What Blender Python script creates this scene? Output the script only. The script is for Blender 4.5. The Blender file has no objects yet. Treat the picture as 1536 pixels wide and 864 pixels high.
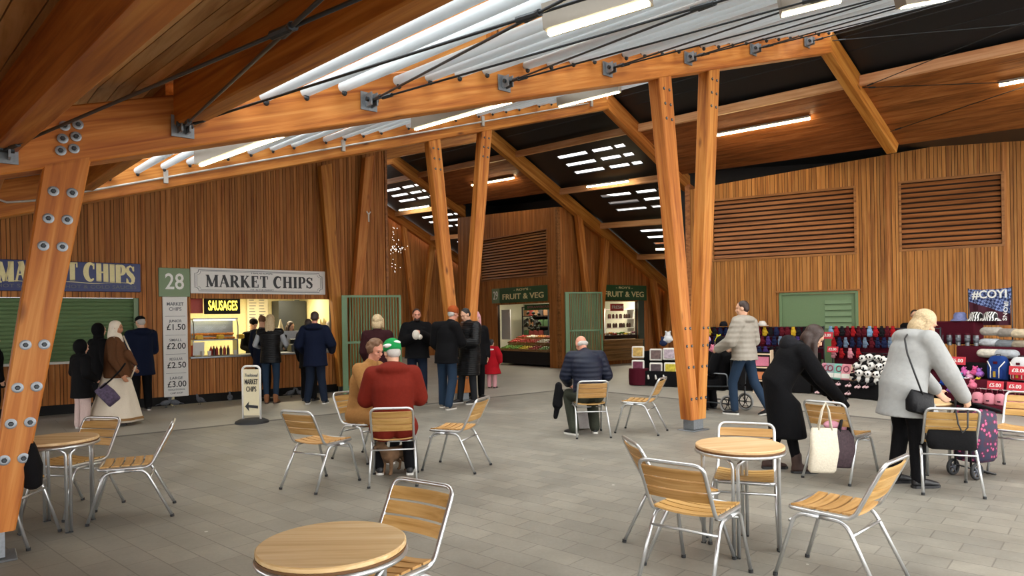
import bpy, bmesh, math, random
from mathutils import Vector, Matrix, Quaternion
random.seed(7)
scn = bpy.context.scene
COL = scn.collection
PI = math.pi
V = Vector
# ------------------------------------------------------------------ camera
F = 1024.0
CAMH = 1.62
ROLL = math.atan(0.0165)
PX, PY = 768.0, 480.0
def ray(px, py):
    a = (px-PX)/F; b = (PY-py)/F
    return V((a*math.cos(ROLL)+b*math.sin(ROLL), 1.0, -a*math.sin(ROLL)+b*math.cos(ROLL)))
def atY(px, py, Y):
    d = ray(px, py); return V((d.x*Y, Y, CAMH+d.z*Y))
def onG(px, py, z=0.0):
    d = ray(px, py); Y = (z-CAMH)/d.z; return V((d.x*Y, Y, z))
cam_d = bpy.data.cameras.new('camera'); cam = bpy.data.objects.new('camera', cam_d); COL.objects.link(cam)
cam_d.sensor_width = 36.0; cam_d.lens = 36.0*F/1536.0
cam_d.shift_y = (PY-432.0)/1536.0
cam_d.clip_end = 300
cam.matrix_world = Matrix.Translation((0, 0, CAMH)) @ Matrix.Rotation(PI/2, 4, 'X') @ Matrix.Rotation(-ROLL, 4, 'Z')
scn.camera = cam
# ------------------------------------------------------------------ building frame (s along the frames, t across)
U = V((.78087, .6247, 0)); N = V((-.6247, .78087, 0))
ANG = math.atan2(U.y, U.x)
ST = Matrix.Rotation(ANG, 4, 'Z')
def W(s, t, z=0.0): return U*s + N*t + V((0, 0, z))
def to_st(p): return (p.dot(U), p.dot(N), p.z)
def onT(px, py, t):
    d = ray(px, py); Y = t/d.dot(N); p = V((d.x*Y, Y, CAMH+d.z*Y)); return to_st(p)
SR, ZR = 12.1, 6.4       # ridge
def zb(s, t):            # underside of the frames
    base = ZR + .065*(t-6.05)
    return base - .3095*(SR-s) if s < SR else base - .53*(s-SR)
def onRoof(px, py, off=0.0, down=True):
    d = ray(px, py); lo, hi = 1.0, 80.0
    def g(Y):
        p = d*Y; s = p.dot(U); t = p.dot(N)
        base = ZR+.065*(t-6.05)
        z = base-.53*(s-SR) if down else base-.3095*(SR-s)
        return CAMH+d.z*Y-(z+off)
    for _ in range(60):
        m = (lo+hi)/2
        if g(m) > 0: hi = m
        else: lo = m
    p = d*lo; return V((p.x, lo, CAMH+d.z*lo))
# right hand wall frame: local x to the right along the wall, local y away from the court
RE = V((.8762, -.4819, 0)); RN = V((.4819, .8762, 0))
RANG = math.atan2(RE.y, RE.x)
RW = Matrix.Translation((7.13, 15.8, 0)) @ Matrix.Rotation(RANG, 4, 'Z')
# ------------------------------------------------------------------ mesh builder
class MB:
    def __init__(s): s.v = []; s.f = []; s.m = []; s.mi = 0; s.M = None
    def add(s, vs, fs):
        o = len(s.v)
        for p in vs:
            p = V(p)
            if s.M is not None: p = s.M @ p
            s.v.append(p)
        for f in fs: s.f.append([i+o for i in f]); s.m.append(s.mi)
        return s
    def box(s, c, d, R=None):
        x, y, z = d[0]/2, d[1]/2, d[2]/2; c = V(c)
        vs = [V(p) for p in ((-x,-y,-z),(x,-y,-z),(x,y,-z),(-x,y,-z),(-x,-y,z),(x,-y,z),(x,y,z),(-x,y,z))]
        if R is not None: vs = [R @ p for p in vs]
        return s.add([c+p for p in vs], [(0,3,2,1),(4,5,6,7),(0,1,5,4),(1,2,6,5),(2,3,7,6),(3,0,4,7)])
    def span(s, a, b):
        return s.box([(a[i]+b[i])/2 for i in range(3)], [abs(a[i]-b[i]) for i in range(3)])
    def rbox(s, c, d, r=.01, R=None):
        # box with chamfered vertical and horizontal edges
        x, y, z = d[0]/2, d[1]/2, d[2]/2; r = min(r, x*.9, y*.9, z*.9); rings = []
        for zz, i in ((-z, r), (-z+r, 0), (z-r, 0), (z, r)):
            X, Y2 = x-i, y-i; q = r if i == 0 else r*.6
            rings.append([V(p) for p in ((-X+q,-Y2,zz),(X-q,-Y2,zz),(X,-Y2+q,zz),(X,Y2-q,zz),(X-q,Y2,zz),(-X+q,Y2,zz),(-X,Y2-q,zz),(-X,-Y2+q,zz))])
        if R is not None: rings = [[R @ p for p in g] for g in rings]
        c = V(c)
        return s.rings([[c+p for p in g] for g in rings], cap=True)
    def rings(s, rg, cap=True, close=False):
        n = len(rg[0]); vs = [p for g in rg for p in g]; fs = []
        m = len(rg)
        for i in range(m if close else m-1):
            j = (i+1) % m
            for k in range(n):
                l = (k+1) % n
                fs.append((i*n+k, i*n+l, j*n+l, j*n+k))
        if cap and not close:
            fs.append(tuple(reversed(range(n)))); fs.append(tuple((m-1)*n+k for k in range(n)))
        return s.add(vs, fs)
    def tube(s, pts, r, seg=8, closed=False, cap=True):
        pts = [V(p) for p in pts]; n = len(pts); rg = []; prev = None
        rr = r if isinstance(r, (list, tuple)) else [r]*n
        for i, p in enumerate(pts):
            if closed: t = pts[(i+1) % n]-pts[i-1]
            else: t = pts[min(i+1, n-1)]-pts[max(i-1, 0)]
            if t.length < 1e-9: t = V((0, 0, 1))
            t.normalize()
            if prev is None:
                a = V((0, 0, 1)) if abs(t.z) < .9 else V((1, 0, 0))
                x = t.cross(a).normalized()
            else:
                x = prev - t*prev.dot(t); x.normalize()
            prev = x; y = t.cross(x)
            rg.append([p + (x*math.cos(2*PI*k/seg) + y*math.sin(2*PI*k/seg))*rr[i] for k in range(seg)])
        return s.rings(rg, cap, closed)
    def bar(s, p0, p1, w, h, up=(0,0,1)):
        p0, p1 = V(p0), V(p1); t = (p1-p0).normalized(); x = t.cross(V(up)).normalized(); y = x.cross(t)
        o = [(-w/2,-h/2),(w/2,-h/2),(w/2,h/2),(-w/2,h/2)]
        return s.rings([[p0+x*a+y*b for a, b in o], [p1+x*a+y*b for a, b in o]])
    def lathe(s, prof, c=(0,0,0), seg=20, R=None):
        c = V(c); rg = []
        for r, z in prof:
            g = [V((max(r, 1e-4)*math.cos(2*PI*k/seg), max(r, 1e-4)*math.sin(2*PI*k/seg), z)) for k in range(seg)]
            if R is not None: g = [R @ p for p in g]
            rg.append([c+p for p in g])
        return s.rings(rg)
    def ell(s, c, r, R=None, seg=14, rg=9):
        if not isinstance(r, (tuple, list, Vector)): r = (r, r, r)
        c = V(c); L = []
        for i in range(rg+1):
            a = -PI/2 + PI*i/rg; q = max(math.cos(a), 1e-3)
            g = [V((r[0]*q*math.cos(2*PI*k/seg), r[1]*q*math.sin(2*PI*k/seg), r[2]*math.sin(a))) for k in range(seg)]
            if R is not None: g = [R @ p for p in g]
            L.append([c+p for p in g])
        return s.rings(L)
    def limb(s, p0, p1, r0, r1, seg=12):
        p0, p1 = V(p0), V(p1); s.tube([p0, p1], [r0, r1], seg); s.ell(p0, r0, seg=seg); s.ell(p1, r1, seg=seg); return s
    def prism(s, poly, y0, y1):   # polygon in x,z extruded along y
        n = len(poly)
        return s.add([(a, y0, b) for a, b in poly]+[(a, y1, b) for a, b in poly],
                     [tuple(range(n)), tuple(reversed(range(n, 2*n)))]+[(i, i+n, (i+1) % n+n, (i+1) % n) for i in range(n)])
    def mesh(s, name='m', mats=None, smooth=False):
        me = bpy.data.meshes.new(name); me.from_pydata([tuple(p) for p in s.v], [], s.f)
        mats = mats if isinstance(mats, (list, tuple)) else [mats]
        for m in mats:
            if m is not None: me.materials.append(m)
        if len(mats) > 1: me.polygons.foreach_set('material_index', s.m)
        bm = bmesh.new(); bm.from_mesh(me); bmesh.ops.recalc_face_normals(bm, faces=bm.faces); bm.to_mesh(me); bm.free()
        if smooth: me.polygons.foreach_set('use_smooth', [True]*len(me.polygons))
        me.update(); return me
    def build(s, name, mats, parent=None, smooth=False, mw=None, remesh=None, sm=4, angle=None):
        me = s.mesh(name, mats, smooth)
        if remesh:
            me = do_remesh(me, remesh, sm)
        o = bpy.data.objects.new(name, me); COL.objects.link(o)
        if parent is not None: o.parent = parent
        if mw is not None: o.matrix_world = mw
        if angle is not None and smooth:
            try: me.set_sharp_from_angle(angle=math.radians(angle))
            except Exception: pass
        return o
def do_remesh(me, vs, sm=4):
    o = bpy.data.objects.new('tmp', me); COL.objects.link(o)
    m = o.modifiers.new('r', 'REMESH'); m.mode = 'VOXEL'; m.voxel_size = vs; m.use_smooth_shade = True
    if sm:
        m2 = o.modifiers.new('s', 'SMOOTH'); m2.factor = .5; m2.iterations = sm
    dg = bpy.context.evaluated_depsgraph_get()
    me2 = bpy.data.meshes.new_from_object(o.evaluated_get(dg), depsgraph=dg)
    me2.name = me.name; mats = list(me.materials)
    bpy.data.objects.remove(o); bpy.data.meshes.remove(me)
    me2.materials.clear()
    for q in mats: me2.materials.append(q)
    me2.polygons.foreach_set('use_smooth', [True]*len(me2.polygons))
    return me2
def empty(name, loc=(0,0,0), rz=0.0, mw=None):
    o = bpy.data.objects.new(name, None); COL.objects.link(o); o.empty_display_size = .1
    if mw is not None: o.matrix_world = mw
    else: o.location = loc; o.rotation_euler = (0, 0, rz)
    return o
def tag(o, label=None, cat=None, group=None, kind=None):
    if label: o['label'] = label
    if cat: o['category'] = cat
    if group: o['group'] = group
    if kind: o['kind'] = kind
    return o
def struct(o): o['kind'] = 'structure'; return o
KIDS = {}
def dup(root, loc=None, rz=None, mw=None, label=None, group=None, scale=None, mat=None):
    r = root.copy(); COL.objects.link(r)
    def rec(src, dst):
        for ch in src.children:
            c = ch.copy(); COL.objects.link(c); c.parent = dst; c.matrix_parent_inverse = ch.matrix_parent_inverse.copy(); rec(ch, c)
    rec(root, r)
    if mw is not None: r.matrix_world = mw
    if loc is not None: r.location = loc
    if rz is not None: r.rotation_euler = (0, 0, rz)
    if scale is not None: r.scale = (scale,)*3
    if label: r['label'] = label
    if group: r['group'] = group
    if mat is not None and r.data is not None:
        r.data = r.data.copy(); r.data.materials[0] = mat
    return r
# ------------------------------------------------------------------ materials
def new_mat(name):
    m = bpy.data.materials.new(name); m.use_nodes = True; nt = m.node_tree; b = nt.nodes['Principled BSDF']; return m, nt, b
def lin(c):
    if isinstance(c, str):
        c = tuple(int(c[i:i+2], 16)/255 for i in (0, 2, 4))
    return tuple((x/12.92 if x <= .04045 else ((x+.055)/1.055)**2.4) for x in c[:3])+(1.0,)
def plain(name, col, rough=.6, metal=0, var=.12, scale=30, bump=0, emit=None, es=1.0, alpha=None, trans=None):
    m, nt, b = new_mat(name); c = lin(col); N_, L = nt.nodes.new, nt.links.new
    b.inputs['Roughness'].default_value = rough; b.inputs['Metallic'].default_value = metal
    tc = N_('ShaderNodeTexCoord'); no = N_('ShaderNodeTexNoise'); no.inputs['Scale'].default_value = scale; no.inputs['Detail'].default_value = 3
    L(tc.outputs['Object'], no.inputs['Vector'])
    mx = N_('ShaderNodeMix'); mx.data_type = 'RGBA'
    mx.inputs[6].default_value = tuple(x*(1-var) for x in c[:3])+(1,); mx.inputs[7].default_value = tuple(min(1, x*(1+var)) for x in c[:3])+(1,)
    L(no.outputs['Fac'], mx.inputs[0]); L(mx.outputs[2], b.inputs['Base Color'])
    if bump:
        bp = N_('ShaderNodeBump'); bp.inputs['Strength'].default_value = bump; bp.inputs['Distance'].default_value = .01
        L(no.outputs['Fac'], bp.inputs['Height']); L(bp.outputs[0], b.inputs['Normal'])
    if emit is not None:
        b.inputs['Emission Color'].default_value = lin(emit); b.inputs['Emission Strength'].default_value = es
    if trans: b.inputs['Transmission Weight'].default_value = trans
    return m
def wood(name, c1, c2, c3=None, axis=0, fine=1.0, rough=.5, island=.35, knots=True, spec=.3):
    """c1 light, c2 mid, c3 dark; grain runs along local axis"""
    m, nt, b = new_mat(name); N_, L = nt.nodes.new, nt.links.new
    c3 = c3 or c2
    tc = N_('ShaderNodeTexCoord'); geo = N_('ShaderNodeNewGeometry')
    mp = N_('ShaderNodeMapping'); sc = [14*fine]*3; sc[axis] = 0.7*fine; mp.inputs['Scale'].default_value = sc
    ad = N_('ShaderNodeVectorMath'); ad.operation = 'ADD'
    mul = N_('ShaderNodeVectorMath'); mul.operation = 'SCALE'; mul.inputs['Scale'].default_value = 57.0
    cx = N_('ShaderNodeCombineXYZ'); oi = N_('ShaderNodeObjectInfo')
    sm = N_('ShaderNodeMath'); sm.operation = 'ADD'; L(geo.outputs['Random Per Island'], sm.inputs[0]); L(oi.outputs['Random'], sm.inputs[1])
    for i in range(3): L(sm.outputs[0], cx.inputs[i])
    L(cx.outputs[0], mul.inputs[0]); L(tc.outputs['Object'], mp.inputs['Vector']); L(mp.outputs[0], ad.inputs[0]); L(mul.outputs[0], ad.inputs[1])
    no = N_('ShaderNodeTexNoise'); no.inputs['Scale'].default_value = 1.0; no.inputs['Detail'].default_value = 4; no.inputs['Roughness'].default_value = .6; no.inputs['Distortion'].default_value = .6
    L(ad.outputs[0], no.inputs['Vector'])
    cr = N_('ShaderNodeValToRGB'); e = cr.color_ramp.elements
    e[0].position = .32; e[0].color = lin(c3); e[1].position = .66; e[1].color = lin(c1)
    k = e.new(.5); k.color = lin(c2)
    L(no.outputs['Fac'], cr.inputs[0]); out = cr.outputs[0]
    hs = N_('ShaderNodeHueSaturation')
    mr = N_('ShaderNodeMapRange'); L(geo.outputs['Random Per Island'], mr.inputs[0]); mr.inputs[3].default_value = 1-island; mr.inputs[4].default_value = 1+island*.7
    L(mr.outputs[0], hs.inputs['Value']); L(out, hs.inputs['Color']); out = hs.outputs[0]
    mr2 = N_('ShaderNodeMapRange'); L(oi.outputs['Random'], mr2.inputs[0]); mr2.inputs[3].default_value = .497; mr2.inputs[4].default_value = .507
    L(mr2.outputs[0], hs.inputs['Hue'])
    if knots:
        mp2 = N_('ShaderNodeMapping'); s2 = [3.2]*3; s2[axis] = 1.1; mp2.inputs['Scale'].default_value = s2
        L(tc.outputs['Object'], mp2.inputs['Vector'])
        a2 = N_('ShaderNodeVectorMath'); a2.operation = 'ADD'; L(mp2.outputs[0], a2.inputs[0]); L(mul.outputs[0], a2.inputs[1])
        vo = N_('ShaderNodeTexVoronoi'); vo.inputs['Scale'].default_value = 1.0; L(a2.outputs[0], vo.inputs['Vector'])
        r2 = N_('ShaderNodeValToRGB'); q = r2.color_ramp.elements; q[0].position = .03; q[0].color = (1,1,1,1); q[1].position = .12; q[1].color = (0,0,0,1)
        L(vo.outputs['Distance'], r2.inputs[0])
        mk = N_('ShaderNodeMix'); mk.data_type = 'RGBA'; L(r2.outputs[0], mk.inputs[0]); L(out, mk.inputs[6]); mk.inputs[7].default_value = tuple(x*.45 for x in lin(c3)[:3])+(1,)
        out = mk.outputs[2]
    L(out, b.inputs['Base Color'])
    b.inputs['Roughness'].default_value = rough; b.inputs['Specular IOR Level'].default_value = spec
    bp = N_('ShaderNodeBump'); bp.inputs['Strength'].default_value = .25; bp.inputs['Distance'].default_value = .004
    L(no.outputs['Fac'], bp.inputs['Height']); L(bp.outputs[0], b.inputs['Normal'])
    return m
MT = {}
MT['glulam'] = wood('glulam_timber', 'D08E48', 'BE7632', '985422', axis=0, fine=1.0, island=.08)
MT['clad'] = wood('cedar_cladding', 'BA7E45', 'A96C33', '8D5326', axis=2, fine=1.0, island=.24, knots=False, rough=.62)
MT['ledge'] = wood('skylit_ledge_timber', 'E3B48A', 'D9A274', 'C4895A', axis=0, knots=False)  # skylight falling on the ledges is put into this lighter wood colour
MT['deck'] = wood('roof_decking', 'D6AA78', 'C79763', 'A87545', axis=1, fine=.9, island=.28)
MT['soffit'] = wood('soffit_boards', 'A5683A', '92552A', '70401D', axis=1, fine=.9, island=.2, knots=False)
MT['slat'] = wood('teak_slats', 'CBA26A', 'BD9158', 'A4793F', axis=0, fine=1.6, island=.12, knots=False)
MT['tabletop'] = wood('light_tabletop', 'E6C9A0', 'DCB98A', 'C9A06C', axis=0, fine=1.2, island=.1, knots=False, rough=.4)
MT['tabledge'] = plain('dark_table_edge', '6A4A2C', .5)
MT['louvre'] = wood('louvre_timber', 'A86E3E', '966034', '744520', axis=0, fine=1.0, island=.15, knots=False)
MT['backing'] = plain('cladding_backing', '2B1A10', .9)
MT['black'] = plain('black_roof_panel', '15181C', .45, var=.2)
MT['blackmatt'] = plain('black_matt', '0E0E10', .8)
MT['alu'] = plain('brushed_aluminium', 'C9CBCC', .28, .85, var=.05)
MT['steel'] = plain('galvanised_steel', '8A8F94', .42, .7, var=.25, scale=60)
MT['steelD'] = plain('dark_steel', '3C4044', .45, .7)
MT['tube'] = plain('white_roof_tube', 'DCE5E9', .3, 0, var=.04)
def _tr(m, f):
    nt = m.node_tree; b = nt.nodes['Principled BSDF']; t = nt.nodes.new('ShaderNodeBsdfTranslucent'); t.inputs[0].default_value = (.9, .95, 1, 1)
    x = nt.nodes.new('ShaderNodeMixShader'); x.inputs[0].default_value = f; nt.links.new(b.outputs[0], x.inputs[1]); nt.links.new(t.outputs[0], x.inputs[2]); nt.links.new(x.outputs[0], nt.nodes['Material Output'].inputs[0])
_tr(MT['tube'], .3)
MT['green'] = plain('green_paint', '667F58', .45, var=.06)
MT['greenG'] = plain('gate_green_paint', '779A74', .45, var=.06)
MT['signgreen'] = plain('sage_sign_green', '788F6A', .5, var=.04)
MT['darkgreen'] = plain('bottle_green_sign', '26502A', .5)
MT['white'] = plain('white_paint', 'E4E3DF', .5, var=.04)
MT['cream'] = plain('cream_board', 'D9CFAE', .5, var=.05)
MT['navyblue'] = plain('royal_blue_sign', '1D2A66', .45)
MT['ink'] = plain('black_lettering', '15161A', .5)
MT['inkgrey'] = plain('grey_lettering', '5A5E66', .5)
MT['creamtext'] = plain('cream_lettering', 'E9DDA6', .5)
MT['whitetext'] = plain('white_lettering', 'EDEFEA', .5)
MT['lamp'] = plain('fluorescent_tube', 'FFFFFF', .5, emit='FFEBB8', es=13.0)
MT['lampbox'] = plain('lamp_housing', '8E867B', .5, var=.05)
MT['rubber'] = plain('black_rubber', '1C1D1F', .7)
MT['conduit'] = plain('grey_conduit', 'B9B7B2', .4, .3)
def glass_mat():
    m, nt, b = new_mat('clear_glass'); N_, L = nt.nodes.new, nt.links.new
    t = N_('ShaderNodeBsdfTransparent'); g = N_('ShaderNodeBsdfGlossy'); g.inputs['Roughness'].default_value = .05
    x = N_('ShaderNodeMixShader'); f = N_('ShaderNodeFresnel'); f.inputs['IOR'].default_value = 1.35
    t.inputs['Color'].default_value = (.96, .98, .98, 1)
    L(f.outputs[0], x.inputs[0]); L(t.outputs[0], x.inputs[1]); L(g.outputs[0], x.inputs[2]); L(x.outputs[0], nt.nodes['Material Output'].inputs[0]); return m
MT['glass'] = glass_mat()
# ------------------------------------------------------------------ text
def text_mesh(txt, size, extrude=.004, align='CENTER', bold=0.0, xs=1.0, shear=0.0, spacing=1.0):
    cu = bpy.data.curves.new('t', 'FONT'); cu.body = txt; cu.size = size; cu.extrude = extrude; cu.align_x = align; cu.align_y = 'CENTER'
    cu.offset = bold*size; cu.shear = shear; cu.resolution_u = 3; cu.space_character = spacing
    o = bpy.data.objects.new('t', cu); COL.objects.link(o); bpy.context.view_layer.update()
    dg = bpy.context.evaluated_depsgraph_get(); me = bpy.data.meshes.new_from_object(o.evaluated_get(dg), depsgraph=dg)
    bpy.data.objects.remove(o); bpy.data.curves.remove(cu)
    R = Matrix.Rotation(PI/2, 4, 'X') @ Matrix.Diagonal((xs, 1, 1, 1)); me.transform(R)   # text upright in x,z facing -y
    return me
def text(name, txt, size, mat, parent, loc, xs=1.0, fit=None, **kw):
    me = text_mesh(txt, size, **kw)
    if fit:
        w = max(v.co.x for v in me.vertices)-min(v.co.x for v in me.vertices)
        me.transform(Matrix.Diagonal((fit/max(w, 1e-6), 1, 1, 1)))
    elif xs != 1: me.transform(Matrix.Diagonal((xs, 1, 1, 1)))
    me.materials.append(mat); o = bpy.data.objects.new(name, me); COL.objects.link(o); o.parent = parent; o.location = loc; return o
def ribbon(mb, pts, w, y0, y1):
    """flat stroke in x,z with mitred joints; w number or list"""
    n = len(pts); ws = w if isinstance(w, list) else [w]*n; L = []; R = []
    for i in range(n):
        a = pts[max(i-1, 0)]; b = pts[min(i+1, n-1)]; dx, dz = b[0]-a[0], b[1]-a[1]; l = math.hypot(dx, dz) or 1
        nx, nz = -dz/l*ws[i]/2, dx/l*ws[i]/2; L.append((pts[i][0]+nx, pts[i][1]+nz)); R.append((pts[i][0]-nx, pts[i][1]-nz))
    for i in range(n-1): mb.prism([L[i], L[i+1], R[i+1], R[i]], y0, y1)
def arc(cx, cz, rx, rz, a0, a1, n=12): return [(cx+rx*math.cos(math.radians(a0+(a1-a0)*i/n)), cz+rz*math.sin(math.radians(a0+(a1-a0)*i/n))) for i in range(n+1)]
def arcw(n, thick, thin): return [thin+(thick-thin)*math.sin(PI*i/n) for i in range(n+1)]
# serif letters on a unit height box: (advance, [strokes])
def serif(ch):
    T, t = .20, .075; S = []
    def v(x0, z0, x1, z1, w): S.append(([(x0, z0), (x1, z1)], w))
    def sf(x, z, l=.30): S.append(([(x-l/2, z+(.025 if z < .5 else -.025)), (x+l/2, z+(.025 if z < .5 else -.025))], .05))
    if ch == 'M':
        v(.14,0,.14,1,t); v(.16,.97,.52,.05,T*.9); v(.52,.05,.86,.97,t); v(.9,0,.9,1,T); sf(.14,0,.28); sf(.9,0,.36); sf(.12,1,.24); sf(.93,1,.3); return 1.1, S
    if ch == 'A':
        v(.12,0,.42,1,t); v(.42,1,.78,0,T); v(.22,.34,.62,.34,.06); sf(.12,0,.26); sf(.78,0,.36); return .92, S
    if ch == 'R':
        v(.2,0,.2,1,T); S.append((arc(.38,.74,.25,.235,90,-90), arcw(12,.17,.06))); S.append(([(.2,.975),(.4,.975)], .06)); S.append(([(.2,.505),(.4,.505)], .06)); v(.42,.5,.74,0,T*.9); sf(.18,0,.36); sf(.12,1,.2); sf(.78,0,.24); return .9, S
    if ch == 'K':
        v(.2,0,.2,1,T); v(.24,.42,.68,.97,t); v(.36,.6,.74,0,T*.9); sf(.2,0,.36); sf(.2,1,.36); sf(.66,1,.28); sf(.76,0,.32); return .92, S
    if ch == 'E':
        v(.2,0,.2,1,T); v(.1,.97,.66,.97,.06); v(.1,.03,.68,.03,.06); v(.2,.52,.5,.52,.06); v(.64,1,.64,.74,.06); v(.67,0,.67,.28,.06); v(.5,.4,.5,.64,.05); return .8, S
    if ch == 'T':
        v(.4,0,.4,1,T); v(.05,.97,.75,.97,.06); v(.07,1,.07,.72,.055); v(.73,1,.73,.72,.055); sf(.4,0,.38); return .82, S
    if ch == 'C':
        S.append((arc(.46,.5,.34,.47,48,312,20), [.06+.15*max(0, math.sin(PI*i/20))**1.0 for i in range(21)])); v(.7,.98,.7,.66,.06); return .86, S
    if ch == 'H':
        v(.2,0,.2,1,T); v(.74,0,.74,1,T); v(.2,.52,.74,.52,.07); [sf(x, z, .38) for x in (.2,.74) for z in (0,1)]; return .98, S
    if ch == 'I':
        v(.22,0,.22,1,T); sf(.22,0,.4); sf(.22,1,.4); return .46, S
    if ch == 'P':
        v(.2,0,.2,1,T); S.append((arc(.38,.72,.27,.255,90,-90), arcw(12,.18,.06))); S.append(([(.1,.975),(.4,.975)], .06)); S.append(([(.2,.465),(.4,.465)], .06)); sf(.2,0,.38); return .76, S
    if ch == 'S':
        S.append(([(.6,.74),(.55,.9),(.36,.96),(.18,.88),(.14,.72),(.26,.58),(.44,.48),(.58,.34),(.58,.16),(.4,.04),(.2,.08),(.11,.26)], [.06,.07,.08,.11,.16,.19,.2,.18,.13,.09,.07,.06])); v(.63,.96,.63,.7,.05); v(.09,.3,.09,.04,.05); return .74, S
    return .4, S
def serif_text(name, txt, h, width, mat, parent, loc, fat=1.0, depth=.006, curve=None):
    adv = 0; items = []
    for ch in txt:
        a, S = serif(ch); items.append((adv, S)); adv += a+.03
    k = width/(adv*h); mb = MB()
    for x0, S in items:
        for pts, w in S:
            ww = [q*h*fat for q in w] if isinstance(w, list) else w*h*fat
            P = []
            for a, b in pts:
                X = (x0+a)*h*k-width/2; Z = (b-.5)*h
                if curve: Z = (b-.5)*h*curve(X/(width/2))[1]+curve(X/(width/2))[0]
                P.append((X, Z))
            ribbon(mb, P, ww, -depth, 0)
    return place(mb.build(name, mat, parent), loc)
def place(o, loc): o.location = loc; return o
# generic sphere light etc
def area(name, loc, size, power, rot=(0,0,0), col=(1,1,1), sy=None):
    l = bpy.data.lights.new(name, 'AREA'); l.energy = power; l.color = col; l.shape = 'RECTANGLE'; l.size = size; l.size_y = sy or size
    o = bpy.data.objects.new(name, l); COL.objects.link(o); o.location = loc; o.rotation_euler = rot; return o
# ------------------------------------------------------------------ floor
def floor_mat(name, c1, c2, mort, bw, bh, rot, ms=.006, var=.2):
    m, nt, b = new_mat(name); N_, L = nt.nodes.new, nt.links.new
    tc = N_('ShaderNodeTexCoord'); mp = N_('ShaderNodeMapping'); mp.inputs['Rotation'].default_value = (0, 0, rot)
    L(tc.outputs['Object'], mp.inputs['Vector'])
    br = N_('ShaderNodeTexBrick'); br.inputs['Scale'].default_value = 1; br.inputs['Brick Width'].default_value = bw; br.inputs['Row Height'].default_value = bh
    br.inputs['Mortar Size'].default_value = ms; br.inputs['Mortar Smooth'].default_value = .3
    br.inputs['Color1'].default_value = lin(c1); br.inputs['Color2'].default_value = lin(c2); br.inputs['Mortar'].default_value = lin(mort)
    L(mp.outputs[0], br.inputs['Vector'])
    no = N_('ShaderNodeTexNoise'); no.inputs['Scale'].default_value = 1.3; no.inputs['Detail'].default_value = 6; no.inputs['Roughness'].default_value = .7; L(tc.outputs['Object'], no.inputs['Vector'])
    n2 = N_('ShaderNodeTexNoise'); n2.inputs['Scale'].default_value = 45; n2.inputs['Detail'].default_value = 3; L(tc.outputs['Object'], n2.inputs['Vector'])
    mr = N_('ShaderNodeMapRange'); L(no.outputs['Fac'], mr.inputs[0]); mr.inputs[1].default_value = .3; mr.inputs[2].default_value = .7; mr.inputs[3].default_value = 1-var; mr.inputs[4].default_value = 1+var*.6
    m3 = N_('ShaderNodeMapRange'); L(n2.outputs['Fac'], m3.inputs[0]); m3.inputs[3].default_value = .88; m3.inputs[4].default_value = 1.12
    mu = N_('ShaderNodeMath'); mu.operation = 'MULTIPLY'; L(mr.outputs[0], mu.inputs[0]); L(m3.outputs[0], mu.inputs[1])
    hs = N_('ShaderNodeHueSaturation'); L(mu.outputs[0], hs.inputs['Value']); L(br.outputs['Color'], hs.inputs['Color']); L(hs.outputs[0], b.inputs['Base Color'])
    vo = N_('ShaderNodeTexVoronoi'); vo.inputs['Scale'].default_value = 1.4; vo.inputs['Randomness'].default_value = 1; L(tc.outputs['Object'], vo.inputs['Vector'])
    lt = N_('ShaderNodeMath'); lt.operation = 'LESS_THAN'; lt.inputs[1].default_value = .022; L(vo.outputs['Distance'], lt.inputs[0])
    mx = N_('ShaderNodeMix'); mx.data_type = 'RGBA'; mx.inputs[7].default_value = lin('BDBAB2'); L(lt.outputs[0], mx.inputs[0]); L(hs.outputs[0], mx.inputs[6]); L(mx.outputs[2], b.inputs['Base Color'])
    r = N_('ShaderNodeMapRange'); L(no.outputs['Fac'], r.inputs[0]); r.inputs[3].default_value = .32; r.inputs[4].default_value = .7; L(r.outputs[0], b.inputs['Roughness'])
    bp = N_('ShaderNodeBump'); bp.inputs['Strength'].default_value = .5; bp.inputs['Distance'].default_value = .004; bp.invert = True
    L(br.outputs['Fac'], bp.inputs['Height']); L(bp.outputs[0], b.inputs['Normal'])
    return m
MT['paver'] = floor_mat('court_pavers', '8A857A', '7F7B72', '706B63', .42, .21, -math.radians(138.3), .005, .3)
MT['slab'] = floor_mat('pale_paving', 'A29D91', '9A958A', '827E76', 1.2, .6, -ANG, .005, .14)
MT['kerb'] = plain('dark_kerb_stone', '615E58', .7)
mb = MB()
def quad(pts, mi): mb.mi = mi; mb.add([(p.x, p.y, p.z) for p in pts], [(0, 1, 2, 3)])
quad([W(-14,-12), W(11,-12), W(11,11.5), W(-14,11.5)], 0)
quad([W(11,-12), W(40,-12), W(40,45), W(11,45)], 1)
quad([W(-14,11.5), W(11,11.5), W(11,45), W(-14,45)], 1)
struct(mb.build('floor', [MT['paver'], MT['slab']]))
mb = MB(); mb.M = ST; mb.span((-14,11.45,-.03), (11.05,11.55,.003)); struct(mb.build('trim_1', MT['kerb']))
mb = MB(); mb.M = ST; mb.span((10.95,-12,-.03), (11.05,11.45,.003)); struct(mb.build('trim_2', MT['kerb']))
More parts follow.
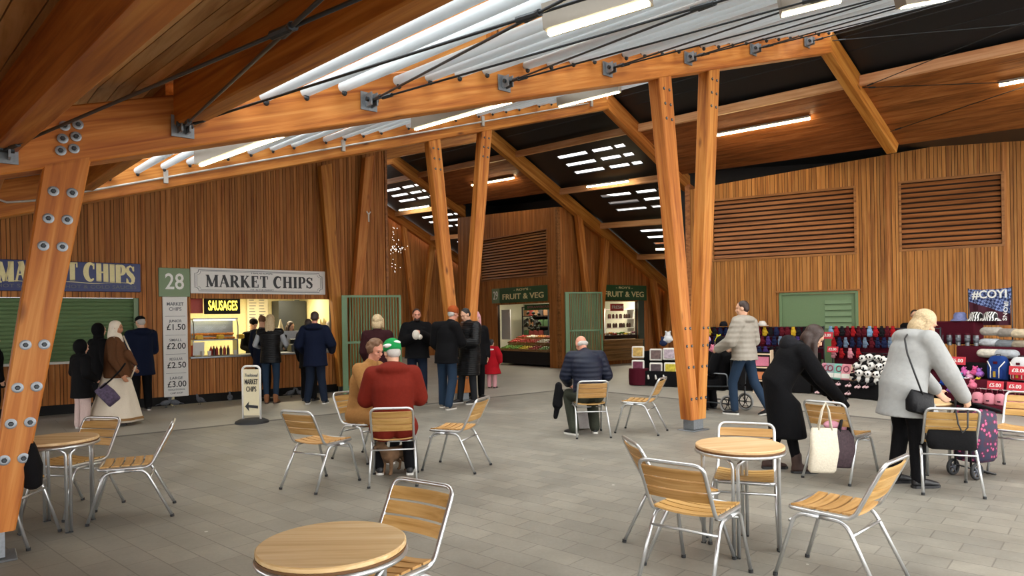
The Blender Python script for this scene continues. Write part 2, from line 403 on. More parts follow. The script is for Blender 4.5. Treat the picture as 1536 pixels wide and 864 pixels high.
# ------------------------------------------------------------------ beams
def frame_mat(p0, p1, up=(0,0,1)):
    p0, p1 = V(p0), V(p1); x = (p1-p0).normalized(); y = V(up).cross(x).normalized(); z = x.cross(y)
    return Matrix(((x.x,y.x,z.x,p0.x),(x.y,y.y,z.y,p0.y),(x.z,y.z,z.z,p0.z),(0,0,0,1)))
def beam(name, p0, p1, w, h, mat, label, cat='beam', group=None, z0=0.0, parent=None):
    L = (V(p1)-V(p0)).length; m = MB(); c = .012
    prof = [(-w/2+c,z0),(w/2-c,z0),(w/2,z0+c),(w/2,z0+h-c),(w/2-c,z0+h),(-w/2+c,z0+h),(-w/2,z0+h-c),(-w/2,z0+c)]
    m.rings([[V((0,a,b)) for a, b in prof], [V((L,a,b)) for a, b in prof]])
    o = m.build(name, mat, parent, mw=frame_mat(p0, p1))
    if label: tag(o, label, cat, group)
    return o
def wp(s, t, off=0.0): return W(s, t, zb(s, t)+off)
frames = {}
FR = [(.55, 'sloping glulam beam overhead behind the viewpoint', -4, SR, 14.9, .42), (6.05, 'big near glulam beam rising to the right across the court, with steel brackets', -4, SR, 14.9, .42),
      (11.5, 'second glulam beam rising to the right, with the grey conduit along its face', -4, SR, 20, .48), (16.4, 'third glulam beam mostly hidden above the chip stall', -4, SR, 22.5, .48),
      (22.2, 'far glulam beam beyond the fruit stall', 4, SR, 22, .48), (27.3, 'farthest glulam beam over the dark passage', 5, SR, 22, .48)]
RL = ['sloping glulam rafter falling away right of the viewpoint', 'near glulam rafter falling from the roof ridge to the right hand wall', 'glulam rafter falling from the second beam behind the big near column', 'long glulam rafter falling along the side of the fruit and veg stall',
      'glulam rafter over the dark passage left of the fruit stall', 'farthest glulam rafter in the dark passage']
for (t, lab, s0, s1, s2, h), rl in zip(FR, RL):
    beam('glulam_beam', wp(s0, t), wp(s1+.12, t), .22, h, MT['glulam'], lab, group=None)
    beam('glulam_rafter', wp(s1, t), wp(s2, t), .2, .40, MT['glulam'], rl, 'rafter')
# purlins on the rising side; those in front of the near beam run slightly askew to it
def skw(s, t):
    if t >= 6.05: return s
    k = .0985 if s < 4 else (.0985-.0685*min(1, (s-4)/4)); return s-k*(t-6.05)
def wsk(s, t, off): return W(skw(s, t), t, zb(skw(s, t), t)+off)
PUR = [-2.7, -1.2, .22, 1.38, 3.03, 4.68, 6.34, 7.99, 9.64, 11.3]
for i, s in enumerate(PUR):
    for t0, t1, nm in ((-1.6, 5.94, 'overhead, in front of the near beam'), (6.16, 11.39, 'between the near beam and the second beam')):
        z0 = .14 if s < 2 else .42
        sz = 'under the boarded roof' if s < 1.3 else ('at the edge of the boarded roof' if s < 1.4 else 'between the white roof tubes')
        beam('roof_purlin', wsk(s, t0, z0), wsk(s, t1, z0), .15, .42 if s < 2 else .50, MT['glulam'], 'purlin %s %s' % (sz, nm), 'purlin', 'timber purlins %s, %s' % (sz, nm))
# boarded deck on the left, glazing on the right
def deck(name, s0, s1, t0, t1, off, mat, w=.11, th=.03):
    m = MB(); n = max(1, int((s1-s0)/w)); w = (s1-s0)/n
    for i in range(n):
        a, b = s0+i*w+.004, s0+(i+1)*w-.004; vs = []
        for zz in (0, th):
            for ss, tt in ((a,t0),(b,t0),(b,t1),(a,t1)):
                if s0 < 8: ss = skw(ss, tt)
                vs.append((ss, tt, zb(ss, tt)+off+zz))
        m.add(vs, [(0,3,2,1),(4,5,6,7),(0,1,5,4),(1,2,6,5),(2,3,7,6),(3,0,4,7)])
    o = m.build(name, mat, mw=ST.copy()); return o
def panel(name, s0, s1, t0, t1, off, mat, th=.03):
    m = MB(); vs = []
    for zz in (0, th):
        for ss, tt in ((s0,t0),(s1,t0),(s1,t1),(s0,t1)): vs.append((ss, tt, zb(ss, tt)+off+zz))
    m.add(vs, [(0,3,2,1),(4,5,6,7),(0,1,5,4),(1,2,6,5),(2,3,7,6),(3,0,4,7)]); return m.build(name, mat, mw=ST.copy())
struct(deck('ceiling', -6, 1.38, -1.6, 6.05, .54, MT['deck'], .14)); struct(deck('ceiling', -6, 1.38, 6.05, 11.5, .54, MT['deck'], .14))
for ta, tb in ((-1.6, 6.05), (6.05, 11.5)):
    m = MB(); m.M = ST; m.add([(skw(s, t), t, zb(skw(s, t), t)+.59) for s, t in ((-6, ta), (1.40, ta), (1.40, tb), (-6, tb))], [(0, 1, 2, 3)]); struct(m.build('ceiling_cover', MT['backing']))
struct(panel('ceiling_back', -4, 12.0, 11.6, 30, .62, MT['black']))
g = panel('window_1', 1.46, 12.0, -1.6, 11.4, .96, MT['glass'], .01); struct(g)
# white tubes
def make_tube(s, t0, t1, label, group):
    m = MB(); p0 = wsk(s, t0, .30)-W(s, 6.05, zb(s, 6.05)+.30); p1 = wsk(s, t1, .30)-W(s, 6.05, zb(s, 6.05)+.30)
    root = empty('roof_tube'); tag(root, label, 'roof tube', group)
    m.tube([p0, p1], .048, 14); m.build('tube', MT['tube'], root, smooth=True, angle=40)
    for p, d in ((p0, 1), (p1, -1)):
        c = MB(); q = p+(p1-p0).normalized()*(.03*d); c.tube([q+U*.0+V((0,0,-.055)), q+V((0,0,-.02))], .022, 8); c.ell(q+V((0,0,-.06)), .026, seg=8, rg=6); c.ell(q+V((0,0,-.0))-N*(.045*d), .03, seg=8, rg=6)
        c.build('clip', MT['steelD'], root, smooth=True)
    return root
tA = tB = None
for i in range(3, len(PUR)):
    nxt = PUR[i+1] if i+1 < len(PUR) else 12.1
    for k in range(4):
        s = PUR[i]+.27+.36*k
        if s > nxt-.12: continue
        p = W(s, 6.05, zb(s, 6.05)+.30)
        o = make_tube(s, -1.5, 5.88, 'white tube under the glazed roof, in front of the near beam', 'white roof tubes in front of the near beam'); o.location = p
        if tB is None: tB = make_tube(s, 6.2, 11.33, 'white tube under the glazed roof, between the near and second beams', 'white roof tubes between the near and second beams'); o = tB
        else: o = dup(tB)
        o.location = p
# steel brackets and cross rods
for i in range(2, len(PUR)):
    s = PUR[i]; b = empty('steel_bracket', W(s, 5.93, zb(s, 5.93)+.14), ANG)
    tag(b, 'galvanised bracket on the near beam holding crossed tie rods', 'bracket', 'rod brackets along the near beam')
    m = MB(); m.box((0, -.012, 0), (.17, .012, .17)); m.box((-.03, -.07, 0), (.014, .12, .12)); m.box((.03, -.07, 0), (.014, .12, .12)); m.build('plate', MT['steel'], b)
    m = MB(); m.tube([(-.06, -.08, 0), (.06, -.08, 0)], .022, 10); m.build('pin', MT['steelD'], b, smooth=True, angle=40)
def rod(p0, p1, r, label, group):
    d = p1-p0; root = empty('tie_rod', p0); tag(root, label, 'tie rod', group)
    m = MB(); m.tube([V((0,0,0)), d], r, 8); m.build('rod', MT['steelD'], root, smooth=True)
    for f, l in ((0.02, .12), (.48, .16)):
        m = MB(); m.tube([d*f, d*f+d.normalized()*l], r*2.0, 8); m.build('fork' if f < .1 else 'turnbuckle', MT['steelD'], root, smooth=True, angle=40)
for i in range(2, len(PUR)-1):
    a, b = PUR[i], PUR[i+1]
    for s0, s1, w in ((a, b, 'leaning right'), (b, a, 'leaning left')):
        rod(wp(s0, 5.85, .14), wsk(s1, -.1, .06), .010, 'dark steel tie rod crossing under the glazed roof, %s' % w, 'tie rods under the glazed roof, %s' % w)
for a, b in ((12.15, 13.3), (13.3, 14.5)):
    for s0, s1, w in ((a, b, 'falling'), (b, a, 'rising')):
        rod(wp(s0, 5.9, .15), wp(s1, .7, .15), .008, 'thin steel tie rod %s across the %s roof bay, right of the near rafter' % (w, 'black' if a < 13 else 'boarded'), None)
# conduit along the second beam
m = MB(); m.M = ST; P = [(s, 11.37, zb(s, 11.37)+.13) for s in [x*.25 for x in range(3, 47)]]
m.tube([(.2, 11.37, zb(.2, 11.37)+.55), (.25, 11.37, zb(.25, 11.37)+.3), (.45, 11.37, zb(.45, 11.37)+.17)]+P, .016, 8)
o = m.build('conduit_pipe', MT['conduit'], smooth=True); tag(o, 'thin grey conduit running along the face of the second beam', 'conduit')
for s in (2.4, 5.3, 8.4, 11.6):
    c = MB(); c.M = ST; c.span((s-.03, 11.335, zb(s, 11.37)+.04), (s+.03, 11.395, zb(s, 11.37)+.24)); c.build('junction_box', MT['conduit'], o)
# ------------------------------------------------------------------ roof, falling side
bays = [(-6, 5.95, 'wall'), (6.15, 11.4, 'wall'), (11.6, 16.3, 'open'), (16.5, 22.1, 'wall'), (22.3, 27.2, 'open')]
nled = 0
for t0, t1, kind in bays:
    where = {-6: 'nearest bay at right', 6.15: 'bay behind the near rafter', 11.6: 'open passage bay', 16.5: 'bay above the fruit stall', 22.3: 'far passage bay'}[t0]
    m = MB(); m.M = ST
    def strip(s0, s1, a=None, b=None, off=.5):
        a = t0 if a is None else a; b = t1 if b is None else b; vs = []
        for zz in (0, .03):
            for ss, tt in ((s0,a),(s1,a),(s1,b),(s0,b)): vs.append((ss, tt, zb(ss, tt)+off+zz))
        m.add(vs, [(0,3,2,1),(4,5,6,7),(0,1,5,4),(1,2,6,5),(2,3,7,6),(3,0,4,7)])
    for a, b in ((12.24, 12.52), (12.535, 12.84), (12.852, 13.12), (13.12, 13.42)): strip(a, b)
    if kind == 'open':
        edge = 13.42
        for base in (13.95, 15.8, 17.65):
            for k in range(3):
                s = base+.35*k
                strip(edge, s); edge = s+.13
                q0, q1 = t0+.9, t1-1.15
                strip(s, edge, t0, q0); strip(s, edge, q1, t1)
                mid = (q0+q1)/2; strip(s, edge, mid-.12, mid+.12); strip(s, edge, q0+.35, q0+.47)
        strip(edge, 23)
    else: strip(13.42, 14.9)
    struct(m.build('ceiling_black', MT['black']))
    for s in ([13.33] if kind == 'wall' else [13.33, 15.15, 17.0, 18.85]):
        beam('roof_ledge', W(s, t0, zb(s, t0)+.22), W(s, t1, zb(s, t1)+.22), .1, .19, MT['ledge'], 'timber ledge, skylight put into its colour, %s in the %s' % ({13.33: 'just below the black roof panels', 15.15: 'carrying a strip light', 17.0: 'lower down', 18.85: 'lowest of all'}[s], where), 'purlin')
    if kind == 'wall':
        struct(deck('ceiling', 13.38, 15.05, t0, t1, .26, MT['soffit'], .14))
        m = MB(); m.M = ST; m.add([(15.0, t0-.12, zb(15.0, t0)+.36), (21, t0-.12, zb(15.0, t0)+.36), (21, t1+.12, zb(15.0, t1)+.36), (15.0, t1+.12, zb(15.0, t1)+.36)], [(0,1,2,3)])
        struct(m.build('ceiling_black', MT['black']))
for t in (6.05, 11.5, 16.4, 22.2, 27.3):
    struct(panel('ceiling_black', 12.24, 15.0 if t < 7 else 23, t-.16, t+.16, .52, MT['black']))
# ------------------------------------------------------------------ boarded walls
def board_wall(name, M, x0, x1, z0, top, holes=(), bw=(.055, .075, .10), seed=1, mat=None, depth=.022):
    rnd = random.Random(seed); m = MB(); x = x0
    def spans(a, b, zt):
        cuts = sorted([(h[2], h[3]) for h in holes if h[0] < (a+b)/2 < h[1]]); z = z0; out = []
        for c0, c1 in cuts:
            if c0 > z: out.append((z, min(c0, zt)))
            z = max(z, c1)
        if z < zt: out.append((z, zt))
        return out
    edges = sorted(set([h[0] for h in holes]+[h[1] for h in holes]))
    while x < x1-1e-4:
        w = rnd.choice(bw); e = min(x+w, x1)
        for q in edges:
            if x+1e-4 < q < e or (e < q < e+.02): e = min(q, x1)
        ya = -depth-rnd.uniform(0, .006)
        for a, b in spans(x, e, 0 or top((x+e)/2)):
            zt0, zt1 = top(x), top(e); full = abs(b-top((x+e)/2)) < 1e-6
            m.mi = 0; p = .0045
            m.add([(x+p, ya, a), (e-p, ya, a), (e-p, 0, a), (x+p, 0, a), (x+p, ya, zt0 if full else b), (e-p, ya, zt1 if full else b), (e-p, 0, zt1 if full else b), (x+p, 0, zt0 if full else b)],
                  [(0,3,2,1),(4,5,6,7),(0,1,5,4),(1,2,6,5),(2,3,7,6),(3,0,4,7)])
            m.mi = 1; m.add([(x, 0.001, a), (e, 0.001, a), (e, .10, a), (x, .10, a), (x, 0.001, b), (e, 0.001, b), (e, .10, b), (x, .10, b)], [(0,3,2,1),(4,5,6,7),(0,1,5,4),(1,2,6,5),(2,3,7,6),(3,0,4,7)])
        x = e
    o = m.build(name, [mat or MT['clad'], MT['backing']], mw=M.copy()); return struct(o)
def sx(px, t=15.0, py=500): return onT(px, py, t)[0]
# chip stall front wall, t = 15
TW = 15.0
STW = ST @ Matrix.Translation((0, TW, 0))
hA = (sx(-190), sx(209), .97, 2.17); hB = (sx(286), sx(497), .97, 2.17)
cs = sx(583)
board_wall('wall_left', STW, -6, cs, .2, lambda s: zb(s, TW)+.45, [hA, hB], seed=3)
m = MB(); m.M = ST; m.span((-6, TW+.22, 0), (cs-.1, TW+.3, .22)); struct(m.build('baseboard_left', MT['blackmatt']))
m = MB(); m.M = ST; m.span((cs-.06, TW-.05, 0), (cs, TW+.12, zb(cs, TW)+.5)); struct(m.build('trim_3', MT['louvre']))
m = MB(); m.M = ST; m.span((cs-.1, TW+.1, 0), (cs-.02, 27.2, 7.2)); struct(m.build('wall_passage', MT['louvre']))
# building beyond the passage
board_wall('wall_back', ST @ Matrix.Translation((0, 27.7, 0)), 8, 24, 0, lambda s: min(6.6, zb(s, 27.7)+.45), seed=5)
m = MB(); m.M = ST; m.span((24, 6, 0), (24.1, 28, 5)); struct(m.build('wall_end', MT['soffit']))
# V shaped columns
MT['boltm'] = MT['steel']
bolt_me = None
def bolt_mesh(dark=False):
    m = MB(); Rx = Matrix.Rotation(PI/2, 3, 'X')
    m.mi = 0; m.lathe([(.0, 0), (.036, 0), (.036, .006), (.026, .008), (0, .008)], seg=18, R=Rx)
    m.mi = 1; m.lathe([(0, .008), (.017, .008), (.017, .02), (.012, .024), (0, .024)], seg=6, R=Rx)
    return m.mesh('bolt', [MT['steelD'], MT['steel']] if dark else [MT['steel'], MT['steelD']])
BOLT = bolt_mesh()
BOLTD = bolt_mesh(True)
def v_column(t, sL, sR, sB, label, w=.26, th=.2, bolts='none', zbase=.16, drop=0.0):
    root = empty('timber_column', W(sB, t, 0), ANG); tag(root, label, 'column')
    zl, zr = zb(sL, t)-drop, zb(sR, t)-drop
    def strut(sT, zT, b0, b1, nm, extra=None):
        p0 = V(((b0+b1)/2-sB, 0, zbase)); p1 = V((sT-sB, 0, zT)); m = MB()
        ax = (p1-p0).normalized(); L = (p1-p0).length; y = V((0,1,0)); z = ax.cross(y)
        M = Matrix(((ax.x,y.x,z.x,p0.x),(ax.y,y.y,z.y,p0.y),(ax.z,y.z,z.z,p0.z),(0,0,0,1))); Mi = M.inverted()
        c = .012; rg = []
        k = zb(sT+.1, t)-zb(sT, t)
        for za, a, b in ((zbase, b0-sB, b1-sB), (None, sT-sB-w/2, sT-sB+w/2)):
            za0 = zbase if za is not None else zb(a+sB, t)-drop; zb0 = zbase if za is not None else zb(b+sB, t)-drop
            pts = [(a, -th/2+c, za0), (a+c, -th/2, za0), (b-c, -th/2, zb0), (b, -th/2+c, zb0), (b, th/2-c, zb0), (b-c, th/2, zb0), (a+c, th/2, za0), (a, th/2-c, za0)]
            rg.append([Mi @ V(p) for p in pts])
        m.rings(rg); o = m.build(nm, MT['glulam'], root); o.matrix_world = root.matrix_world @ M if False else M; o.parent = root; o.matrix_parent_inverse = Matrix(); o.matrix_basis = M
        return p0, p1
    a = strut(sL, zl, sB-.17, sB+.01, 'strut'); b = strut(sR, zr, sB-.01, sB+.17, 'strut')
    m = MB(); m.box((0, 0, zbase/2+.01), (.22, .18, zbase-.02)); m.build('steel_shoe', MT['steel'], root)
    m = MB(); m.rbox((0, 0, .006), (.36, .30, .012), .01); m.build('base_plate', MT['steel'], root)
    if bolts != 'none':
        me = BOLT if bolts == 'big' else BOLTD; L = []
        for p0, p1 in (a, b):
            d = (p1-p0)
            for dz in (.22, .42, .62): 
                f = 1-dz/d.z; q = p0+d*f
                for dx in (-.055, .06): L.append((q.x+dx, q.z-abs(dx)*.2))
            for z in ((.5, .75, 1.0, 1.3) if bolts == 'big' else (.3, .75, 1.05, 1.3)):
                f = z/d.z; q = p0+d*f
                for dx in (-.05, .06): L.append((q.x+dx, q.z))
        for x, z in L:
            o = bpy.data.objects.new('bolt', me); COL.objects.link(o); o.parent = root; o.location = (x, -th/2-.0005, z)
            if bolts != 'big': o.scale = (.6, .6, .6)
    return root
def sz(px, py, t): return onT(px, py, t)[0]
# column 1, left edge
v_column(6.05, -1.15, sz(92, 245, 6.05)+.03, sz(-28, 830, 6.05)+.02, 'big near timber V column at the left edge with round steel washers', w=.30, th=.22, bolts='big', zbase=.2)
v_column(6.05, sz(989, 118, 6.05), sz(1064, 106, 6.05), sz(1040, 640, 6.05), 'big timber V column standing right of centre on a steel shoe', w=.27, bolts='small', zbase=.16)
v_column(11.5, sz(648, 213, 11.5), sz(727, 198, 11.5), sz(693, 600, 11.5), 'timber V column behind the standing men at the centre', w=.27, bolts='small')
v_column(14.78, sz(487, 255, 14.78), sz(553, 245, 14.78), sz(518, 585, 14.78), 'timber V column against the chip stall wall, with the left green gate', w=.27, th=.18)
v_column(16.38, sz(868, 330, 16.38), sz(908, 358, 16.38), sz(893, 545, 16.38), 'timber V column against the side of the fruit stall, behind the right gate', w=.27, th=.18)
v_column(16.38, sz(980, 420, 16.38), sz(1003, 440, 16.38), sz(994, 540, 16.38), 'low timber V column at the far end of the fruit stall', w=.27, th=.18)
v_column(27.3, sz(606, 357, 27.3), sz(648, 375, 27.3), sz(628, 540, 27.3), 'distant timber V column in the dark passage', w=.27, th=.18)
# washers on the near beam above column 1
hd = empty('washer_set', W(*onT(100, 210, 5.93)[:2], onT(100, 210, 5.93)[2]), ANG); tag(hd, 'six round steel washers on the near beam above the left column', 'bolt')
for px, py in ((97,189),(117,187),(94,208),(114,205),(91,226),(111,223)):
    s, t, z = onT(px, py, 5.93); o = bpy.data.objects.new('bolt', BOLT); COL.objects.link(o); o.parent = hd; o.location = hd.matrix_basis.inverted() @ W(s, t, z) if False else (s-to_st(hd.location)[0], 0, z-hd.location.z)
# ------------------------------------------------------------------ fruit and veg building
FV0 = 15.27; FVT = 16.6
FV = Matrix.Translation(W(FV0, FVT)) @ Matrix.Rotation(ANG-PI/2, 4, 'Z')
def onFV(px, py=500):
    d = ray(px, py); Y = FV0/d.dot(U); p = V((d.x*Y, Y, CAMH+d.z*Y)); return FVT-p.dot(N), p.z
fv_a, fv_b = onFV(747)[0], onFV(825)[0]
lv = (onFV(724)[0], onFV(823)[0])
fvtop = lambda x: 5.32 - .065*x
board_wall('wall_fruit_front', FV, -5.8, 0, .0, fvtop, [(fv_a, fv_b, 0, 2.18), (lv[0], lv[1], 3.12, 4.62)], seed=11)
sfa, sfb = sx(906, FVT), sx(956, FVT)
board_wall('wall_fruit_side', ST @ Matrix.Translation((0, FVT, 0)), FV0, 22.6, .0, lambda s: min(5.32, zb(s, FVT)+.1), [(sfa, sfb, .12, 2.22)], seed=12)
m = MB(); m.M = FV; m.span((-.07, -.035, 0), (.03, .08, 5.3)); struct(m.build('trim_4', MT['louvre']))
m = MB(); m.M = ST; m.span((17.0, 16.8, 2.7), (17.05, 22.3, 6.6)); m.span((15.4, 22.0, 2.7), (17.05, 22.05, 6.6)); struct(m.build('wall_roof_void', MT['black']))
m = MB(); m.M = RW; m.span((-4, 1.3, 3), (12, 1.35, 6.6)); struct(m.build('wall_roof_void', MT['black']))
# right wall
rtop = lambda a: 5.04+.07*a
def onR(px, py=500):
    d = ray(px, py); n = RN; o = V((7.13, 15.8, 0)); Y = o.dot(n)/d.dot(n); p = V((d.x*Y, Y, CAMH+d.z*Y)); return (p-o).dot(RE), p.z
L1 = (onR(1073)[0], onR(1284)[0], 3.03, 4.47); L2 = (onR(1355)[0], onR(1505)[0], 3.03, 4.47); L0 = (L1[0]-3.4, L1[0]-.5, 3.03, 4.47)
dA, dB = onR(1172)[0], onR(1286)[0]
xl = onR(1028, 300)[0]
board_wall('wall_right', RW, xl, 11, 0.0, rtop, [L1, L2, (dA, dB, -.1, 2.15), (5.2, 7.2, 3.03, 4.47)], seed=21)
m = MB(); m.M = RW; m.span((xl, -.03, 0), (xl+.12, .12, rtop(xl)+.1)); struct(m.build('trim_5', MT['louvre']))
m = MB(); m.M = RW; m.span((xl, .15, 0), (xl+.1, 6, 5)); struct(m.build('wall_right_return', MT['soffit']))
for k, a in enumerate((onR(1335)[0], onR(1510)[0])):
    m = MB(); m.M = RW; m.span((a-.03, -.04, 0), (a+.03, -.02, rtop(a))); struct(m.build('trim_%d' % (6+k), MT['clad']))
def louvre(M, x0, x1, z0, z1, label, n=13):
    root = empty('louvre_vent', mw=M @ Matrix.Translation(((x0+x1)/2, -.02, z0))); tag(root, label, 'vent'); w = x1-x0; h = z1-z0
    m = MB(); m.box((0, .02, h+.025), (w+.1, .09, .05)); m.box((0, .02, -.025), (w+.1, .09, .05)); m.box((-w/2-.025, .02, h/2), (.05, .09, h)); m.box((w/2+.025, .02, h/2), (.05, .09, h)); fo = m.build('frame', MT['louvre'], root)
    m = MB(); m.box((0, .1, h/2), (w, .02, h)); m.build('backing', MT['backing'], root)
    m = MB(); R = Matrix.Rotation(math.radians(-25), 3, 'X')
    for i in range(n): m.box((0, .03, (i+.5)*h/n), (w-.004, .022, h/n*.70), R)
    m.build('slats', MT['louvre'], root)
louvre(RW, *L1, 'wide louvred timber vent high on the right wall above the green doors')
louvre(RW, *L2, 'louvred timber vent high on the right wall at the far right')
louvre(RW, 5.2, 7.2, 3.03, 4.47, 'louvred timber vent beyond the right edge')
louvre(FV, lv[0], lv[1], 3.12, 4.62, 'louvred timber vent above the fruit and veg stall', 15)
# fluorescent strip lights under the soffits
def strip_light(pxa, pya, pxb, pyb, off, label, down=True, box=False):
    a = onRoof(pxa, pya, off, down); b = onRoof(pxb, pyb, off, down)
    sa, ta, _ = to_st(a); sb, tb, _ = to_st(b); 
    if box or True:
        (sa, ta), (sb, tb) = sorted(((sa, ta), (sb, tb)), key=lambda q: q[1])
        if not box: sa = sb = (sa+sb)/2
    p0 = W(sa, ta, zb(sa, ta)+off); p1 = W(sb, tb, zb(sb, tb)+off); L = (p1-p0).length; L = min(L, 2.4)
    M = frame_mat(p0, p1); root = empty('strip_light', mw=M); tag(root, label, 'light')
    m = MB()
    if box:
        m.box((L/2, 0, .09), (L, .14, .16)); m.build('housing', MT['lampbox'], root)
        m = MB(); m.box((L/2, .0, .0), (L*.98, .035, .016)); m.build('lamp_tube', MT['lamp'], root)
    else:
        m.box((L/2, 0, .035), (L*.98, .07, .04)); m.build('housing', MT['lampbox'], root)
        m = MB(); m.tube([(0.02, 0, 0), (L-.02, 0, 0)], .03, 10); m.build('lamp_tube', MT['lamp'], root, smooth=True, angle=50)
strip_light(1042,210,1215,176,.18,'long glowing strip light on the boarded soffit above the right wall')
strip_light(1497,127,1560,117,.18,'glowing strip light at the right edge under the soffit')
strip_light(682,283,770,266,.18,'glowing strip light on the soffit above the fruit stall, between the column legs')
strip_light(881,281,942,271,.10,'strip light on the timber ledge in the open passage roof')
strip_light(598,318,640,307,.10,'small strip light in the dark passage left of the fruit stall')
strip_light(985,375,1003,372,.10,'tiny distant strip light behind the big column')
strip_light(300,249,425,204,.02,'box strip light hanging below the second beam bay at left', False, True)
strip_light(622,195,768,153,.02,'box strip light hanging between the near and second beams at centre', False, True)
strip_light(838,161,930,138,.02,'box strip light at the right end of the bay between the two beams', False, True)
strip_light(822,52,975,5,.05,'box strip light hung among the roof tubes at top centre', False, True)
strip_light(1172,24,1262,2,.05,'box strip light hung among the roof tubes near the ridge', False, True)
strip_light(1352,12,1420,0,.05,'box strip light at the top right by the ridge', False, True)
# ------------------------------------------------------------------ world
w = bpy.data.worlds.new('world'); scn.world = w; w.use_nodes = True; bg = w.node_tree.nodes['Background']
bg.inputs[0].default_value = (.98, .97, .95, 1); bg.inputs[1].default_value = 2.0
scn.view_settings.view_transform = 'Standard'; scn.view_settings.look = 'None'; scn.view_settings.exposure = 1.4; scn.view_settings.gamma = 1.0
scn.view_settings.use_curve_mapping = False
scn.cycles.max_bounces = 6; scn.cycles.diffuse_bounces = 4; scn.cycles.glossy_bounces = 3; scn.cycles.transparent_max_bounces = 8; scn.cycles.transmission_bounces = 3
scn.cycles.use_denoising = True; scn.cycles.caustics_reflective = False; scn.cycles.caustics_refractive = False
scn.cycles.sample_clamp_indirect = 6
# ------------------------------------------------------------------ helpers for flat signs
def sign(px0, px1, y0, y1, t, label, mat, name='shop_sign', cat='sign', th=.03, dims=None):
    a = onT(px0, (y0+y1)/2, t); b = onT(px1, (y0+y1)/2, t); mid = (px0+px1)/2
    zt = onT(mid, y0, t)[2]; zz = onT(mid, y1, t)[2]
    c = W((a[0]+b[0])/2, t, (zt+zz)/2); w, h = b[0]-a[0], zt-zz
    root = empty(name, mw=Matrix.Translation(c) @ Matrix.Rotation(ANG, 4, 'Z')); tag(root, label, cat)
    m = MB(); m.rbox((0, th/2, 0), (w, th, h), .008); m.build('board', mat, root); return root, w, h
# main sign
r, w, h = sign(286, 488, 404, 441, 14.93, 'long white sign reading MARKET CHIPS above the open chip stall hatch', MT['white'])
serif_text('lettering', 'MARKET CHIPS', h*.47, w*.80, MT['ink'], r, (0, -.001, -.005), fat=1.15)
m = MB()
for k, (ix, tk) in enumerate(((.05, .012), (.075, .006))):
    x, z, q = w/2-ix*1.6, h/2-ix, .07
    P = [(-x+q, z), (x-q, z), (x-q, z-q*.5), (x-q*.5, z-q), (x, z-q), (x, -z+q), (x-q*.5, -z+q), (x-q, -z+q*.5), (x-q, -z), (-x+q, -z), (-x+q, -z+q*.5), (-x+q*.5, -z+q), (-x, -z+q), (-x, z-q), (-x+q*.5, z-q), (-x+q, z-q*.5), (-x+q, z)]
    ribbon(m, P, tk, -.004, 0)
m.build('border', MT['inkgrey'], r)
text('small_lettering', 'TRADITIONAL', .052, MT['inkgrey'], r, (0, -.003, h*.33), fit=.48)
text('small_lettering', 'EST. IN THE MARKET', .04, MT['inkgrey'], r, (0, -.003, -h*.34), fit=.5)
# 28
r, w, h = sign(238, 285, 402, 445, 14.95, 'square green stall number sign reading 28', MT['signgreen'])
text('number', '28', h*.78, MT['whitetext'], r, (0, -.004, .0), fit=w*.60, bold=.012)
# price board
r, w, h = sign(245, 282, 445, 595, 14.94, 'tall white price board listing portions of chips under the number sign', MT['white'], 'price_board')
text('lettering', 'MARKET', .095, MT['inkgrey'], r, (0, -.003, h*.425), fit=w*.68, bold=.01)
text('lettering', 'CHIPS', .095, MT['inkgrey'], r, (0, -.003, h*.375), fit=w*.5, bold=.01)
for k, (a, b) in enumerate((('JUNIOR', '£1.50'), ('SMALL', '£2.00'), ('REGULAR', '£2.50'), ('LARGE', '£3.00'))):
    z = h*(.255-.19*k)
    text('lettering', a, .075, MT['inkgrey'], r, (0, -.003, z), fit=w*.52, bold=.006)
    text('price', b, .17, MT['ink'], r, (.01, -.003, z-h*.062), fit=w*.76, bold=.008)
    m = MB(); m.box((0, -.002, z+h*.05), (w*.82, .004, .006)); m.build('rule', MT['inkgrey'], r)
text('lettering', 'TRADITIONAL', .05, MT['inkgrey'], r, (0, -.003, -h*.43), fit=w*.7)
text('lettering', 'CHIP SHOP', .05, MT['inkgrey'], r, (0, -.003, -h*.465), fit=w*.5)
# blue sign
r, w, h = sign(-14, 211, 392, 437, 14.9, 'dark blue sign with cream MARKET CHIPS lettering above the closed green shutter', MT['navyblue'], th=.06)
serif_text('lettering', 'MARKET CHIPS', h*.60, w*.92, MT['creamtext'], r, (-.0, -.001, h*.12), fat=1.25, curve=lambda u: (.03-.05*u*u, 1+.12*u*u))
text('small_lettering', 'HOT SAUSAGES  -  HOT & COLD SAUCES', .09, MT['inkgrey'], r, (0, -.003, -h*.34), fit=w*.93)
m = MB(); ribbon(m, [(-w*.45+w*.9*i/40, -h*.2+.012*math.sin(i*.4)) for i in range(41)], [.004+.008*abs(math.sin(i*.2)) for i in range(41)], -.003, 0); m.build('flourish', MT['creamtext'], r)
